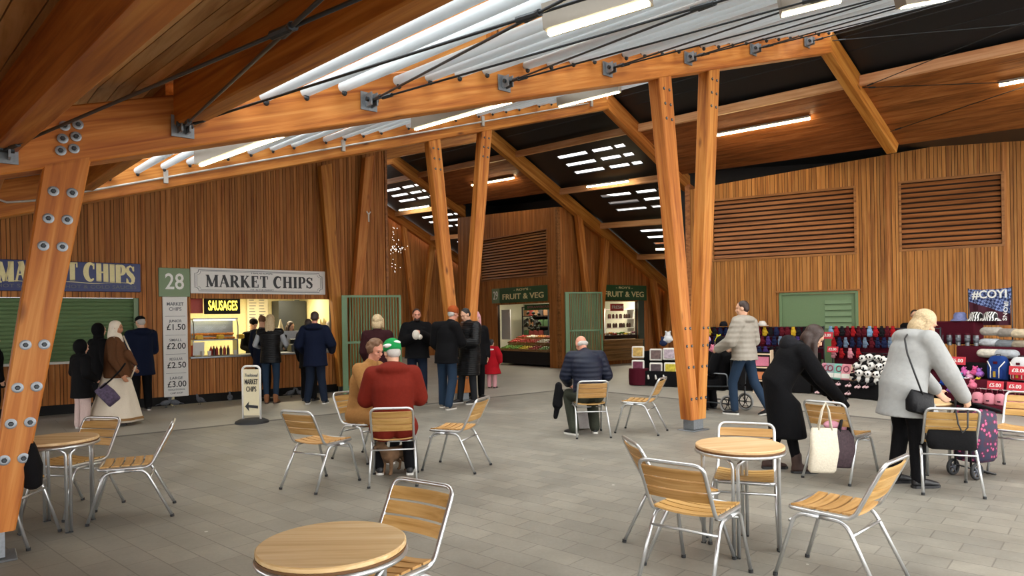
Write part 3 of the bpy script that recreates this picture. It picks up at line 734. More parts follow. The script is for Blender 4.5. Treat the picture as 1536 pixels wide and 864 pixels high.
# shutter
s0, s1 = hA[0], hA[1]; root = empty('roller_shutter', mw=ST @ Matrix.Translation(((s0+s1)/2, TW+.14, .97))); tag(root, 'closed green corrugated roller shutter of the left stall', 'shutter')
m = MB(); w = s1-s0; n = 16; H = 1.2
P = []
for i in range(n):
    z = H*i/n; d = H/n
    P += [(0, z), (-.018, z+d*.2), (-.03, z+d*.55), (-.018, z+d*.85)]
P.append((0, H))
vs = [(x, y, z) for y, z in P for x in (-w/2, w/2)]
m.add(vs, [(2*i, 2*i+1, 2*i+3, 2*i+2) for i in range(len(P)-1)]); m.build('curtain', MT['green'], root)
m = MB(); m.box((0, -.1, .0), (w+.1, .3, .04)); m.build('sill', MT['white'], root)
m = MB(); m.box((w/2-.04, -.06, H/2), (.08, .1, H)); m.build('guide', MT['green'], root); m = MB(); m.box((-w/2+.04, -.06, H/2), (.08, .1, H)); m.build('guide', MT['green'], root)
# ------------------------------------------------------------------ chip stall interior
i0, i1 = hB[0]-.3, hB[1]+.25; tb_ = 17.6
MT['warmwall'] = plain('cream_stall_wall', 'D8CC9A', .6)
m = MB(); m.M = ST
m.span((i0, tb_, 0), (i1, tb_+.05, 2.6)); m.span((i0-.05, TW+.11, 0), (i0, tb_, 2.6)); m.span((i1, TW+.11, 0), (i1+.05, tb_, 2.6)); m.span((i0, TW+.11, 2.45), (i1, tb_, 2.5)); m.span((i0, TW+.32, 0), (i1, tb_, .12))
struct(m.build('wall_stall_inside', MT['warmwall']))
for k, s in enumerate((i0+.9, (i0+i1)/2+.3, i1-.7)):
    root = empty('stall_light', mw=ST @ Matrix.Translation((s, 16.3, 2.42))); tag(root, 'small strip light inside the chip stall, %s' % ('above the hot cabinet', 'above the serving gap', 'above the right end')[k], 'light')
    m = MB(); m.box((0, 0, .0), (.9, .08, .05)); m.build('housing', MT['white'], root)
    m = MB(); m.box((0, 0, -.03), (.86, .05, .015)); m.build('lamp_tube', MT['lamp'], root)
    area('stall_lamp', W(s, 16.3, 2.35), .8, 12, (0, 0, ANG), (1, .85, .58), .12)
def fr(s, t, z, rz=0): return ST @ Matrix.Translation((s, t, z)) @ Matrix.Rotation(rz, 4, 'Z')
# worktop
m = MB(); m.rbox(((hB[0]+hB[1])/2, 15.25, .955), (hB[1]-hB[0]+.06, .62, .045), .01); o = m.build('worktop', MT['steel'], mw=ST.copy()); tag(o, 'long pale worktop across the chip stall hatch', 'counter')
zc = .978
# menu boards
for a, b, lab in ((372, 404, 'cream wall menu behind the woman server in the beanie'), (440, 474, 'cream wall menu with a round mark, right of the second server')):
    sa, sb = sx(a, 17.5), sx(b, 17.5); w = sb-sa; root = empty('menu_board', mw=fr((sa+sb)/2, 17.56, 1.85)); tag(root, lab, 'menu')
    m = MB(); m.rbox((0, 0, 0), (w, .03, .95), .01); m.build('board', MT['cream'], root)
    m = MB(); rr = random.Random(a)
    for c in range(2):
        for i in range(11):
            q = w*.34*rr.uniform(.6, 1); m.box((-w*.23+c*w*.46-(w*.34-q)/2, -.018, .38-i*.073), (q, .003, .018))
    m.build('lettering', MT['inkgrey'], root)
# fryer / dark unit
m = MB(); m.M = ST; m.span((i1-.75, 17.0, .1), (i1-.05, 17.5, 2.2)); o = m.build('extractor_unit', MT['steelD']); tag(o, 'dark extractor unit at the right end inside the chip stall', 'extractor')
# neon sign
sa, sb = sx(308, 15.3), sx(361, 15.3); z1 = onT(335, 447, 15.3)[2]; z0 = onT(335, 471, 15.3)[2]
root = empty('neon_sign', mw=fr((sa+sb)/2, 15.3, (z0+z1)/2)); tag(root, 'black box sign with glowing yellow SAUSAGES lettering', 'sign')
m = MB(); m.rbox((0, .04, 0), (sb-sa, .1, z1-z0), .01); m.build('box', MT['blackmatt'], root)
MT['neon'] = plain('yellow_neon', 'F5E95A', .5, emit='FFE94A', es=1.4)
text('lettering', 'SAUSAGES', (z1-z0)*.85, MT['neon'], root, (0, -.02, 0), fit=(sb-sa)*.82, bold=.01)
# red panel beside
m = MB(); m.M = ST; m.span((sx(286, 15.5), 15.45, z0+.02), (sx(304, 15.5), 15.5, z1)); o = m.build('red_poster', plain('red_poster', 'B0341C', .5)); tag(o, 'red and orange poster left of the glowing sausage sign', 'poster')
# hot cabinet
sa, sb = sx(288, 15.4), sx(354, 15.4); w = sb-sa; root = empty('hot_food_cabinet', mw=fr((sa+sb)/2, 15.45, 1.30)); tag(root, 'glass fronted hot food cabinet on legs, left in the hatch', 'cabinet')
m = MB()
m.box((0, 0, 0), (w, .4, .025)); m.box((0, .18, .22), (w, .02, .44)); m.box((0, -.02, .45), (w, .36, .03))
for x in (-w/2, w/2):
    m.tube([(x, -.19, .02), (x, -.19, .3), (x, -.12, .44)], .012, 6)
    m.box((x, .0, -.16), (.03, .3, .32))
m.build('frame', MT['steel'], root)
m = MB(); m.add([(-w/2, -.195, .02), (w/2, -.195, .02), (w/2, -.195, .3), (-w/2, -.195, .3), (w/2, -.12, .44), (-w/2, -.12, .44)], [(0,1,2,3), (3,2,4,5)]); m.build('glass', MT['glass'], root)
m = MB(); m.box((0, -.06, .425), (w*.95, .03, .02)); m.build('heat_lamp', plain('warm_lamp', 'FFF3C0', .5, emit='FFE9A0', es=6), root)
MT['fried'] = plain('golden_fried_batter', 'C97A2E', .7, var=.35, scale=40, bump=.6)
MT['yellowfood'] = plain('yellow_curry_tub', 'E0B52C', .5)
rr = random.Random(4); proto = None
for lev, zz in ((0, 1.33), (1, 1.42)):
    for i in range(8):
        s = sa+.1+i*(w-.2)/7; 
        if proto is None:
            m = MB(); m.ell((0, 0, 0), (.085, .035, .03)); m.ell((.05, 0, .005), (.045, .03, .028)); m.ell((-.055, .0, .003), (.04, .028, .025)); proto = m.build('fried_fish', MT['fried'], smooth=True); tag(proto, 'battered golden fish piece in the hot cabinet', 'food', 'battered fish in the hot cabinet'); o = proto
        else: o = dup(proto)
        o.matrix_world = fr(s, 15.42+.06*lev, zz+.0, rr.uniform(-.5, .5))
for i in range(3):
    m = MB(); m.rbox((0, 0, .05), (.14, .12, .1), .02); o = m.build('food_tub', MT['yellowfood'], mw=fr(sa+.12+i*.42, 15.31, 1.31)); tag(o, 'yellow tub at the front of the hot cabinet', 'tub', 'yellow tubs in the hot cabinet')
# bottles and things on the worktop
def bottle(mat, cap, label, group, h=.2, r=.032):
    root = empty('sauce_bottle'); tag(root, label, 'bottle', group)
    m = MB(); m.lathe([(0, 0), (r, 0), (r, h*.62), (r*.45, h*.8), (r*.4, h*.86), (0, h*.86)], seg=14); m.build('bottle', mat, root, smooth=True, angle=50)
    m = MB(); m.lathe([(0, h*.86), (r*.5, h*.86), (r*.2, h), (0, h)], seg=10); m.build('cap', cap, root, smooth=True, angle=50); return root
MT['redb'] = plain('red_plastic', '9C2419', .35); MT['brownb'] = plain('brown_sauce', '3E2218', .3); MT['whitep'] = plain('white_plastic', 'E9E6DE', .4)
bt = [(MT['redb'], MT['whitep'], 'red'), (MT['brownb'], MT['redb'], 'brown')]
pr = [bottle(a, b, '%s sauce bottle on the chip stall worktop' % c, '%s sauce bottles on the worktop' % c) for a, b, c in bt]
for i, px in enumerate((316, 321, 326, 331, 337, 343)):
    o = pr[i % 2] if i < 2 else dup(pr[i % 2]); o.matrix_world = fr(sx(px, 15.25), 15.25+.03*(i % 3), zc)
m = MB(); m.lathe([(0, 0), (.028, 0), (.04, .1), (.037, .1), (.026, .005), (0, .005)], seg=14); cup = m.build('paper_cup', MT['whitep'], smooth=True, angle=50); tag(cup, 'white paper cup on the chip stall worktop', 'cup', 'paper cups on the chip stall worktop')
for i, px in enumerate((303, 313, 352)):
    o = cup if i == 0 else dup(cup); o.matrix_world = fr(sx(px, 15.1), 15.08, zc)
m = MB(); m.box((0, 0, .15), (.22, .006, .28), Matrix.Rotation(.15, 3, 'X')); m.box((0, .04, .02), (.2, .1, .01)); o = m.build('menu_card', MT['white'], mw=fr(sx(297, 15.15), 15.12, zc)); tag(o, 'white card menu standing at the left end of the worktop', 'menu card')
m = MB(); m.rbox((0, 0, .11), (.1, .12, .22), .015); o = m.build('snack_box', plain('orange_box', 'C4491B', .5), mw=fr(sx(288, 15.25), 15.25, zc)); tag(o, 'orange snack box at the far left of the worktop', 'box')
m = MB(); m.rbox((0, 0, .09), (.35, .3, .18), .02); m.box((0, .08, .22), (.26, .04, .14), Matrix.Rotation(.3, 3, 'X')); o = m.build('cash_register', MT['steelD'], mw=fr(sx(446, 15.3), 15.35, zc)); tag(o, 'dark cash register on the worktop between the customers', 'till')
cone = None
for i, (px, dz) in enumerate(((421, 0), (481, .0), (486, .03), (492, .05), (496, .02))):
    if cone is None:
        m = MB(); m.lathe([(0, 0), (.075, 0), (.012, .26), (0, .265)], seg=16); cone = m.build('paper_cone', MT['cream'], smooth=True, angle=40); tag(cone, 'cream paper cone standing point up inside the chip stall', 'paper cone', 'paper cones in the chip stall'); o = cone
    else: o = dup(cone)
    o.matrix_world = fr(sx(px, 15.9), 15.9, 1.46+dz)
m = MB(); m.M = ST; m.span((sx(415, 15.9), 15.8, 1.0), (i1-.02, 16.1, 1.45)); o = m.build('serving_unit', MT['steel']); tag(o, 'steel fryer unit behind the worktop, with paper cones on top', 'fryer')
# ------------------------------------------------------------------ security gates
def gate(p, rz, w, h, label, double=False):
    root = empty('security_gate', (p.x, p.y, 0), rz); tag(root, label, 'gate')
    m = MB(); z0 = .08
    for x in (0.025, w-.025): m.box((x, 0, (h+z0)/2), (.05, .05, h-z0))
    for z in (z0+.025, h-.025, h*.52): m.box((w/2, 0, z), (w-.1, .045, .05))
    m.build('frame', MT['greenG'], root)
    n = 19
    for i in range(1, n):
        m = MB(); x = .05+(w-.1)*i/n; m.tube([(x, 0, z0+.04), (x, 0, h-.04)], .017, 6); m.build('gate_bar', MT['greenG'], root, smooth=True)
    m = MB(); m.box((-.03, .02, h/2), (.08, .08, h)); m.build('post', MT['greenG'], root)
    m = MB(); m.box((w-.06, -.04, h*.5), (.1, .05, .16)); m.build('lock_box', MT['greenG'], root)
    m = MB(); m.box((w/2, .09, h*.5), (w-.08, .012, h-.2)); m.build('mesh_panel', MT['greenG'], root) if double else None
pg = atY(519, 560, 15.5); pe = atY(603, 560, 15.9)
gate(pg, math.atan2(pe.y-pg.y, pe.x-pg.x), (pe-pg).to_2d().length, atY(519, 443, 15.5).z, 'green barred steel gate folded back beside the chip stall')
pg = atY(853, 560, 20.6); pe = atY(905, 560, 20.9)
gate(pg, math.atan2(pe.y-pg.y, pe.x-pg.x), (pe-pg).to_2d().length, atY(853, 438, 20.6).z, 'green barred steel gate standing in front of the fruit and veg stall')
# ------------------------------------------------------------------ fruit and veg stall
def fsign(M, x0, x1, z0, z1, label, num=None):
    root = empty('shop_sign', mw=M @ Matrix.Translation(((x0+x1)/2, -.05, (z0+z1)/2))); tag(root, label, 'sign'); w, h = x1-x0, z1-z0
    m = MB(); m.rbox((0, 0, 0), (w, .03, h), .008); m.build('board', MT['darkgreen'], root)
    off = 0
    if num:
        m = MB(); m.box((-w/2+h*.42, -.006, 0), (h*.84, .03, h)); m.build('number_panel', MT['signgreen'], root)
        text('number', num, h*.8, MT['whitetext'], root, (-w/2+h*.42, -.025, 0), fit=h*.5); off = h*.42
    text('lettering', 'FRUIT & VEG', h*.5, MT['creamtext'], root, (off, -.02, -h*.12), fit=(w-2*off)*.86, bold=.018)
    text('small_lettering', "- ROY'S -", h*.2, MT['creamtext'], root, (off, -.02, h*.32), fit=(w-2*off)*.36, bold=.01)
x0, x1 = onFV(741)[0], onFV(824)[0]
fsign(FV, x0, x1, 2.24, 2.78, 'dark green sign reading 29 and FRUIT & VEG on the front of the fruit stall', '29')
x0, x1 = sx(900, FVT), sx(969, FVT)
fsign(ST @ Matrix.Translation((0, FVT, 0)), x0, x1, 2.26, 2.80, 'dark green FRUIT & VEG sign on the stall side, right of the gate')
# interior shell
MT['whitewall'] = plain('white_stall_wall', 'D5D3C2', .6)
m = MB(); m.M = ST; e = FV0+5.2
m.span((e, FVT+.15, 0), (e+.05, 22.2, 2.7)); m.span((FV0+.15, 21.6, 0), (e, 21.65, 2.7)); m.span((FV0+.12, FVT+.12, 2.6), (e, 21.6, 2.65)); m.span((FV0+2.6, 19.5, 0), (FV0+2.66, 21.6, 2.6))
struct(m.build('wall_fruit_inside', MT['whitewall']))
for k, (s, t) in enumerate(((FV0+1.2, 19.2), (FV0+3.0, 18.0), (FV0+4.2, 17.6))):
    area('stall_lamp', W(s, t, 2.5), 1.2, 16, (0, 0, ANG), (1, .95, .82), .3)
    m = MB(); m.box((0, 0, 0), (1.1, .1, .04)); o = m.build('stall_light', MT['lamp'], mw=fr(s, t, 2.56)); tag(o, 'strip light inside the fruit stall, %s' % ('above the front display', 'above the middle', 'above the side counter')[k], 'light')
# front display bench and side counter
def fvf(x, y, z, rz=0): return FV @ Matrix.Translation((x, y, z)) @ Matrix.Rotation(rz, 4, 'Z')
xa, xb = fv_a, fv_b; w = xb-xa
m = MB(); m.box((0, .35, .28), (w-.02, .6, .44)); o = m.build('display_bench', MT['blackmatt'], mw=fvf((xa+xb)/2, 0, 0)); tag(o, 'black display bench in the front opening of the fruit stall', 'bench')
m = MB(); m.box((0, 1.0, .42), (w-.02, .7, .84)); o = m.build('display_bench', MT['backing'], mw=fvf((xa+xb)/2, 0, 0)); tag(o, 'higher brown display bench behind the crates in the fruit stall', 'bench')
MT['crate'] = wood('crate_wood', 'B08A5A', '9C7548', '7A5833', axis=0, fine=1.5, knots=False)
crate = empty('produce_crate'); tag(crate, 'shallow wooden produce crate in the front of the fruit stall', 'crate', 'wooden crates in the fruit stall front')
m = MB(); m.box((0, 0, .01), (.48, .36, .015)); m.build('base', MT['crate'], crate)
for x, y, dx, dy in ((0, -.18, .5, .012), (0, .18, .5, .012), (-.245, 0, .012, .36), (.245, 0, .012, .36)):
    m = MB(); m.box((x, y, .05), (dx, dy, .05)); m.box((x, y, .12), (dx, dy, .05)); m.build('side', MT['crate'], crate)
PC = ['B5392B', 'D0852B', '5F8A2F', 'D8C23A', '7A3B52', 'C8B48A', '9E2F25', '6C9A3C', 'E2DCC8']
PN = ['red', 'orange', 'green', 'yellow', 'purple', 'pale brown', 'dark red', 'leaf green', 'white']
veg = []
for c, n in zip(PC, PN):
    m = MB(); m.lathe([(0, -.036), (.02, -.036), (.038, -.018), (.042, .005), (.034, .028), (.012, .034), (0, .028)], seg=12)
    o = m.build('vegetable' if n in ('green', 'white', 'leaf green', 'purple') else 'fruit', plain(n+'_produce', c, .4, var=.25, scale=20), smooth=True)
    tag(o, '%s round piece of produce heaped in a crate at the fruit stall' % n, 'produce', '%s produce heaped at the fruit stall' % n); veg.append(o)
used = [False]*len(veg)
def put_veg(k, M):
    o = veg[k] if not used[k] else dup(veg[k]); used[k] = True; o.matrix_world = M
rr = random.Random(9); first = True
for row, (y, z, til) in enumerate(((.25, .50, -.2), (.62, .72, -.2), (1.0, .86, -.1))):
    for c in range(int(w/.52)):
        x = xa+.3+c*.52; M = fvf(x, y, z) @ Matrix.Rotation(-til*1.5, 4, 'X')
        o = crate if first else dup(crate); first = False; o.matrix_world = M
        k = rr.randrange(len(veg))
        for a in range(4):
            for b in range(3): put_veg(k, M @ Matrix.Translation((-.17+a*.113, -.11+b*.11, .125+rr.uniform(0, .03))))
# hanging green/pink banner & back goods
m = MB(); m.box((0, 0, 0), (w*.62, .01, .2)); o = m.build('hanging_banner', plain('pink_green_banner', '2F6B3C', .6), mw=fvf(xa+w*.64, .5, 2.06)); tag(o, 'green banner with pink lettering hanging inside the fruit stall front', 'banner')
text('lettering', 'STRAWBERRIES', .12, plain('pink_text', 'D77A86', .5), o, (0, -.01, 0), fit=w*.5)
m = MB(); m.box((0, 0, .55), (.5, .03, 1.1)); m.box((0, -.02, .95), (.4, .02, .2)); o = m.build('notice_panel', MT['white'], mw=fvf(xa+.12, .3, .9)); tag(o, 'white notices at the left edge of the fruit stall opening', 'notice')
vine = MB(); rr = random.Random(5)
for i in range(26): vine.ell((rr.uniform(-.35, .35), rr.uniform(-.1, .1), rr.uniform(-.35, .25)), (.09, .05, .05), Matrix.Rotation(rr.uniform(0, 3), 3, 'Y'), 8, 5)
o = vine.build('hanging_bunches', plain('dark_leaves', '2C3320', .7, var=.4), smooth=True, mw=fvf(xa+w*.70-.9, .75, 1.62)); tag(o, 'dark bunches of leaves hanging in the fruit stall', 'foliage', kind='stuff')
rk = empty('storage_rack', mw=fvf(xa+w*.86-2.1, 1.7, 0)); tag(rk, 'dark storage rack of boxes inside the front of the fruit stall', 'rack')
for x in (-.75, .75):
    for y in (-.2, .2): m = MB(); m.box((x, y, 1.05), (.04, .04, 2.1)); m.build('upright', MT['steelD'], rk)
for z in (.95, 1.35, 1.75, 2.1): m = MB(); m.box((0, 0, z), (1.54, .44, .03)); m.build('shelf', MT['backing'], rk)
m = MB(); m.box((0, .22, 1.5), (1.5, .01, 1.2)); m.build('back_board', MT['blackmatt'], rk)
rr = random.Random(21); BX = [('brown', '7A5636'), ('green', '3E5A34'), ('pale', 'B5A88C'), ('red', '7E3028'), ('dark', '2E2A28')]; bxm = {}
for z in (.965, 1.365, 1.765):
    for i in range(5):
        n, c = rr.choice(BX)
        if n not in bxm: m = MB(); m.rbox((0, 0, .12), (.25, .34, .24), .012); m.box((0, 0, .245), (.2, .3, .02)); bxm[n] = m.build('cardboard_box', plain(n+'_cardboard', c, .8)); o = bxm[n]; tag(o, '%s box on the dark rack inside the fruit stall' % n, 'box', '%s boxes on the rack in the fruit stall' % n)
        else: o = dup(bxm[n])
        o.matrix_world = rk.matrix_world @ Matrix.Translation((-.58+.29*i, -.02, z)) @ Matrix.Rotation(rr.uniform(-.08, .08), 4, 'Z')
# side counter
MS = ST @ Matrix.Translation((0, FVT, 0))
m = MB(); 
for i in range(8): m.rbox(((sfa+sfb)/2, -.12, .17+.085*i), (sfb-sfa+.3, .04, .08), .006)
m.box(((sfa+sfb)/2, .05, .48), (sfb-sfa+.26, .3, .68)); m.box(((sfa+sfb)/2, .1, .84), (sfb-sfa+.3, .55, .04))
o = m.build('side_counter', MT['crate'], mw=MS.copy()); tag(o, 'horizontally boarded counter on the side of the fruit stall', 'counter')
m = MB(); m.M = MS; m.span((sfb, -.08, 0), (sfb+.3, -.02, 2.25)); struct(m.build('trim_8', plain('dark_green_frame', '3B4537', .6)))
m = MB(); m.M = MS; m.span((sfa, .0, .88), (sfb, .3, 1.02)); o = m.build('counter_tray', MT['backing']); tag(o, 'dark tray of produce on the side counter', 'tray')
for i in range(18): put_veg((i*5) % 9, MS @ Matrix.Translation((sfa+.08+(sfb-sfa-.16)*(i % 9)/8, .08+.1*(i//9), 1.06+.02*(i % 3))))
# poster and shelf goods inside side opening
m = MB(); m.box((0, 0, 0), (.7, .02, .26)); o = m.build('price_poster', plain('red_price_poster', 'C23A34', .5), mw=MS @ Matrix.Translation(((sfa+sfb)/2+.35, .5, 2.02))); tag(o, 'red price poster hanging in the side opening of the fruit stall', 'poster')
text('lettering', 'FRESH', .16, MT['whitetext'], o, (0, -.015, 0), fit=.55, bold=.01)
sh = empty('shelf_unit', mw=MS @ Matrix.Translation(((sfa+sfb)/2+1.15, 1.25, 0))); tag(sh, 'white shelf unit inside the side opening of the fruit stall', 'shelf')
for z in (.9, 1.25, 1.6, 1.95):
    m = MB(); m.box((0, 0, z), (1.6, .35, .03)); m.build('shelf', MT['white'], sh)
m = MB(); m.box((-.8, 0, 1), (.03, .35, 2)); m.build('side_panel', MT['white'], sh); m = MB(); m.box((.8, 0, 1), (.03, .35, 2)); m.build('side_panel', MT['white'], sh)
jar = None; rr = random.Random(3)
for z in (.915, 1.265, 1.615):
    for i in range(10):
        if jar is None:
            m = MB(); m.lathe([(0, 0), (.045, 0), (.048, .12), (.03, .15), (.03, .17), (0, .17)], seg=12); jar = m.build('jar', plain('dark_preserve', '5A4038', .3), smooth=True, angle=40); tag(jar, 'dark jar on the white shelves inside the fruit stall', 'jar', 'jars on the fruit stall shelves'); o = jar
        else: o = dup(jar)
        o.matrix_world = MS @ Matrix.Translation(((sfa+sfb)/2+1.15-.7+i*.155, 1.2+rr.uniform(-.06, .06), z))
# ------------------------------------------------------------------ green doors in the right wall
w = dB-dA; root = empty('door_1', mw=RW @ Matrix.Translation((dA, .0, 0))); struct(root)
struct_o = []
m = MB(); m.box((w*.25+.02, .03, 1.05), (w*.5-.01, .04, 2.1)); m.build('leaf', MT['green'], root)
m = MB(); m.box((w*.75, .03, 1.05), (w*.5-.03, .04, 2.1))
for i in range(5): m.box((w*.76, .0, 1.35+i*.14), (w*.34, .02, .1), Matrix.Rotation(-.4, 3, 'X'))
m.build('leaf', MT['green'], root)
m = MB(); m.box((0, .0, 1.07), (.06, .1, 2.15)); m.box((w, 0, 1.07), (.06, .1, 2.15)); m.box((w/2, 0, 2.13), (w, .1, .05)); m.build('frame', MT['green'], root)
m = MB(); m.box((w/2, -.05, 2.18), (w+.2, .08, .03)); m.build('drip_bar', MT['louvre'], root)
# small white fitting on the column, twinkling lights
s, t, z = onT(553, 325, 14.62); m = MB(); m.tube([(0, 0, -.12), (0, 0, .05), (-.05, 0, .12)], .016, 6); m.tube([(0, 0, .05), (.05, 0, .12)], .014, 6); o = m.build('cable_clip', MT['white'], mw=fr(s, t, z)); tag(o, 'small white Y shaped fitting on the column by the chip stall', 'fitting')
MT['twinkle'] = plain('tiny_lamp', 'FFF0E0', .5, emit='FFF4E6', es=2.5)
root = empty('string_lights', W(9.4, 17.2, 3)); tag(root, 'tiny white string lights hanging at the corner of the chip stall', 'string lights')
rr = random.Random(8); m = MB(); wire = MB(); c = to_st(root.location)
P = []
for i in range(55):
    px = 586+abs(rr.gauss(0, 1))*10; py = rr.choice((rr.uniform(340, 408), rr.gauss(373, 3))); 
    if px > 612: px = 600
    p = atY(px, py, 17.6)-root.location; m.ell(p, .006, seg=6, rg=4); P.append(p)
lb = m.build('bulbs', MT['twinkle'], root); lb['kind'] = 'stuff'
P.sort(key=lambda p: -p.z); wire.tube(P, .002, 4); wire.build('wire', MT['blackmatt'], root)
# A-board
p = onG(378, 634); root = empty('pavement_sign', p, -.08); tag(root, 'narrow pavement sign pointing left to the chip stall, on a black rubber base', 'sign')
m = MB(); R_ = MB(); 
def arch(wd, h, r, n=6):
    L = [(-wd, 0, 0), (-wd, 0, h-r)]+[(-wd+r-r*math.cos(PI/2*i/n), 0, h-r+r*math.sin(PI/2*i/n)) for i in range(1, n+1)]
    return L+[(-x, y, z) for x, y, z in reversed(L)]
m.tube(arch(.15, .93, .07), .018, 8); m.build('frame', MT['white'], root, smooth=True)
m = MB(); m.box((0, 0, .50), (.27, .012, .76)); m.build('panel', MT['cream'], root)
m = MB(); m.lathe([(0, 0), (.27, 0), (.26, .03), (.2, .06), (.05, .075), (0, .075)], seg=24); m.build('base', MT['rubber'], root, smooth=True, angle=40)
text('lettering', 'Traditional', .075, MT['inkgrey'], root, (0, -.009, .78), fit=.22, shear=.2)
text('lettering', 'MARKET', .12, MT['ink'], root, (0, -.009, .67), fit=.22, bold=.01); text('lettering', 'CHIPS', .12, MT['ink'], root, (0, -.009, .55), fit=.17, bold=.01)
m = MB(); m.prism([(-.11, .27), (-.04, .35), (-.05, .295), (.11, .28), (.11, .235), (-.05, .25), (-.04, .19)], -.012, -.007); m.build('arrow', MT['ink'], root)
# ------------------------------------------------------------------ chairs and tables
def fillet(P, r, n=5):
    P = [V(p) for p in P]; out = [P[0]]
    for i in range(1, len(P)-1):
        a = (P[i-1]-P[i]); b = (P[i+1]-P[i]); q = min(r, a.length*.45, b.length*.45); a = P[i]+a.normalized()*q; b = P[i]+b.normalized()*q
        for k in range(n+1):
            u = k/n; out.append(a*(1-u)**2+P[i]*2*u*(1-u)+b*u*u)
    out.append(P[-1]); return out
def make_chair():
    root = empty('bistro_chair'); m = MB(); hw = .205
    zt, yt = .775, -.345
    half = [(0, .215, .437), (hw, .215, .437), (hw, -.17, .43), (hw*1.0, yt, zt), (0, yt-.002, zt)]
    P = fillet(half, .06, 5); full = P+[V((-p.x, p.y, p.z)) for p in reversed(P[1:-1])]
    m.tube(full, .0125, 8, closed=True); m.build('frame', MT['alu'], root, smooth=True)
    for sx_ in (-1, 1):
        for foot, mid in (((.228*sx_, .29, .008), (.212*sx_, .165, .412)), ((.232*sx_, -.33, .008), (.212*sx_, -.13, .412))):
            c = (.212*sx_, .02, .412); m = MB(); m.tube(fillet([foot, mid, c], .06, 5), .0125, 8); lg = m.build('leg', MT['alu'], root, smooth=True)
            f = MB(); f.tube([(foot[0], foot[1], 0), (foot[0], foot[1]*.995, .02)], .016, 8); f.build('rubber_foot', MT['rubber'], lg)
    for y, z in ((-.172, .34), (.20, .36)):
        m = MB(); m.tube([(-.215, y-.0, z), (.215, y, z)], .009, 6); m.build('stretcher', MT['alu'], root, smooth=True)
    m = MB()
    for i in range(5):
        y = .165-i*.076; rg = []
        for k in range(9):
            x = -.2+.4*k/8; dz = -.018*(1-(x/.2)**2)+.016
            rg.append([V((x, y-.031, .434+dz)), V((x, y+.031, .434+dz)), V((x, y+.031, .446+dz)), V((x, y-.031, .446+dz))])
        m.rings(rg)
    m.build('seat', MT['slat'], root)
    m = MB(); ax = V((0, yt+.17, zt-.43)).normalized()
    for i in range(3):
        d = .16+i*.078; c = V((0, -.17, .43))+ax*d; rg = []
        for k in range(9):
            x = -.2+.4*k/8; o = V((0, -.022*(1-(x/.2)**2)+.008, 0)); n = V((0, -ax.z, ax.y))
            rg.append([c+V((x,0,0))+o-ax*.033, c+V((x,0,0))+o+ax*.033, c+V((x,0,0))+o+ax*.033+n*.012, c+V((x,0,0))+o-ax*.033+n*.012])
        m.rings(rg)
    m.build('backrest', MT['slat'], root)
    return root
chair0 = make_chair(); nchair = [0]
def chair(x, y, face, label):
    """face: direction vector the sitter looks"""
    rz = math.atan2(face[1], face[0])-PI/2
    if nchair[0] == 0: o = chair0; o.location = (x, y, .003); o.rotation_euler = (0, 0, rz)
    else: o = dup(chair0, (x, y, .003), rz)
    nchair[0] += 1; tag(o, label, 'chair', 'slatted aluminium bistro chairs around the court'); return o
def chair_px(px, py, face, label):
    p = onG(px, py); return chair(p.x, p.y, face, label)
def fp(r, f):   # rear mean px -> front mean px : facing
    a, b = onG(*r), onG(*f); d = b-a; return (d.x, d.y)
CH = {}
CH[1] = chair_px(196, 772, fp((252.5, 768), (149.5, 780)), 'slatted chair seen from its side right of the left table, seat towards the table')
CH[2] = chair_px(108, 767, (-.25, -.97), 'slatted chair facing the camera behind the left table')
CH[3] = chair(-3.86, 5.14, (.98, .15), 'slatted chair at the left edge behind the near column, black bag on its seat')
CH[4] = chair_px(484, 727, fp((460.5, 734.5), (508, 720)), 'empty slatted chair left of the seated pair, back to the camera')
CH[5] = chair_px(592, 720, (-.12, .99), 'slatted chair under the person in the rust red coat')
CH[6] = chair_px(683, 702, fp((715.5, 704), (650.5, 700)), 'empty slatted chair right of the seated pair, seat turned left')
CH[7] = chair_px(549, 688, (.8, -.6), 'slatted chair under the person in the tan coat')
CH[8] = chair_px(884, 652, (-.08, 1), 'slatted chair under the bald person in the navy padded jacket')
CH[9] = chair_px(960, 648, fp((987.5, 650), (932.5, 646.5)), 'empty slatted chair seen side on just left of the big column')
CH[10] = chair(1.12, 4.23, (.64, .77), 'slatted chair in front of the right hand round table, back to the camera')
CH[11] = chair(1.14, 4.74, (1, .12), 'slatted chair left of the right hand round table, seen edge on')
CH[12] = chair(1.70, 5.04, (-.36, -.93), 'slatted chair facing the camera behind the right hand round table')
CH[13] = chair(1.98, 4.20, (-.68, .73), 'large empty slatted chair right of the round table, turned left')
CH[14] = chair(3.27, 6.82, (.78, .62), 'slatted chair with bags hanging on its back beside the woman in black')
CH[15] = chair(3.97, 6.3, (.36, .93), 'slatted chair under the hand of the blonde woman, black bag behind its back')
CH[16] = chair(5.1, 6.85, (-.75, -.66), 'slatted chair cut by the right edge of the picture')
CH[17] = chair(-.67, 3.29, (-.56, -.83), 'big slatted chair tucked under the nearest round table')
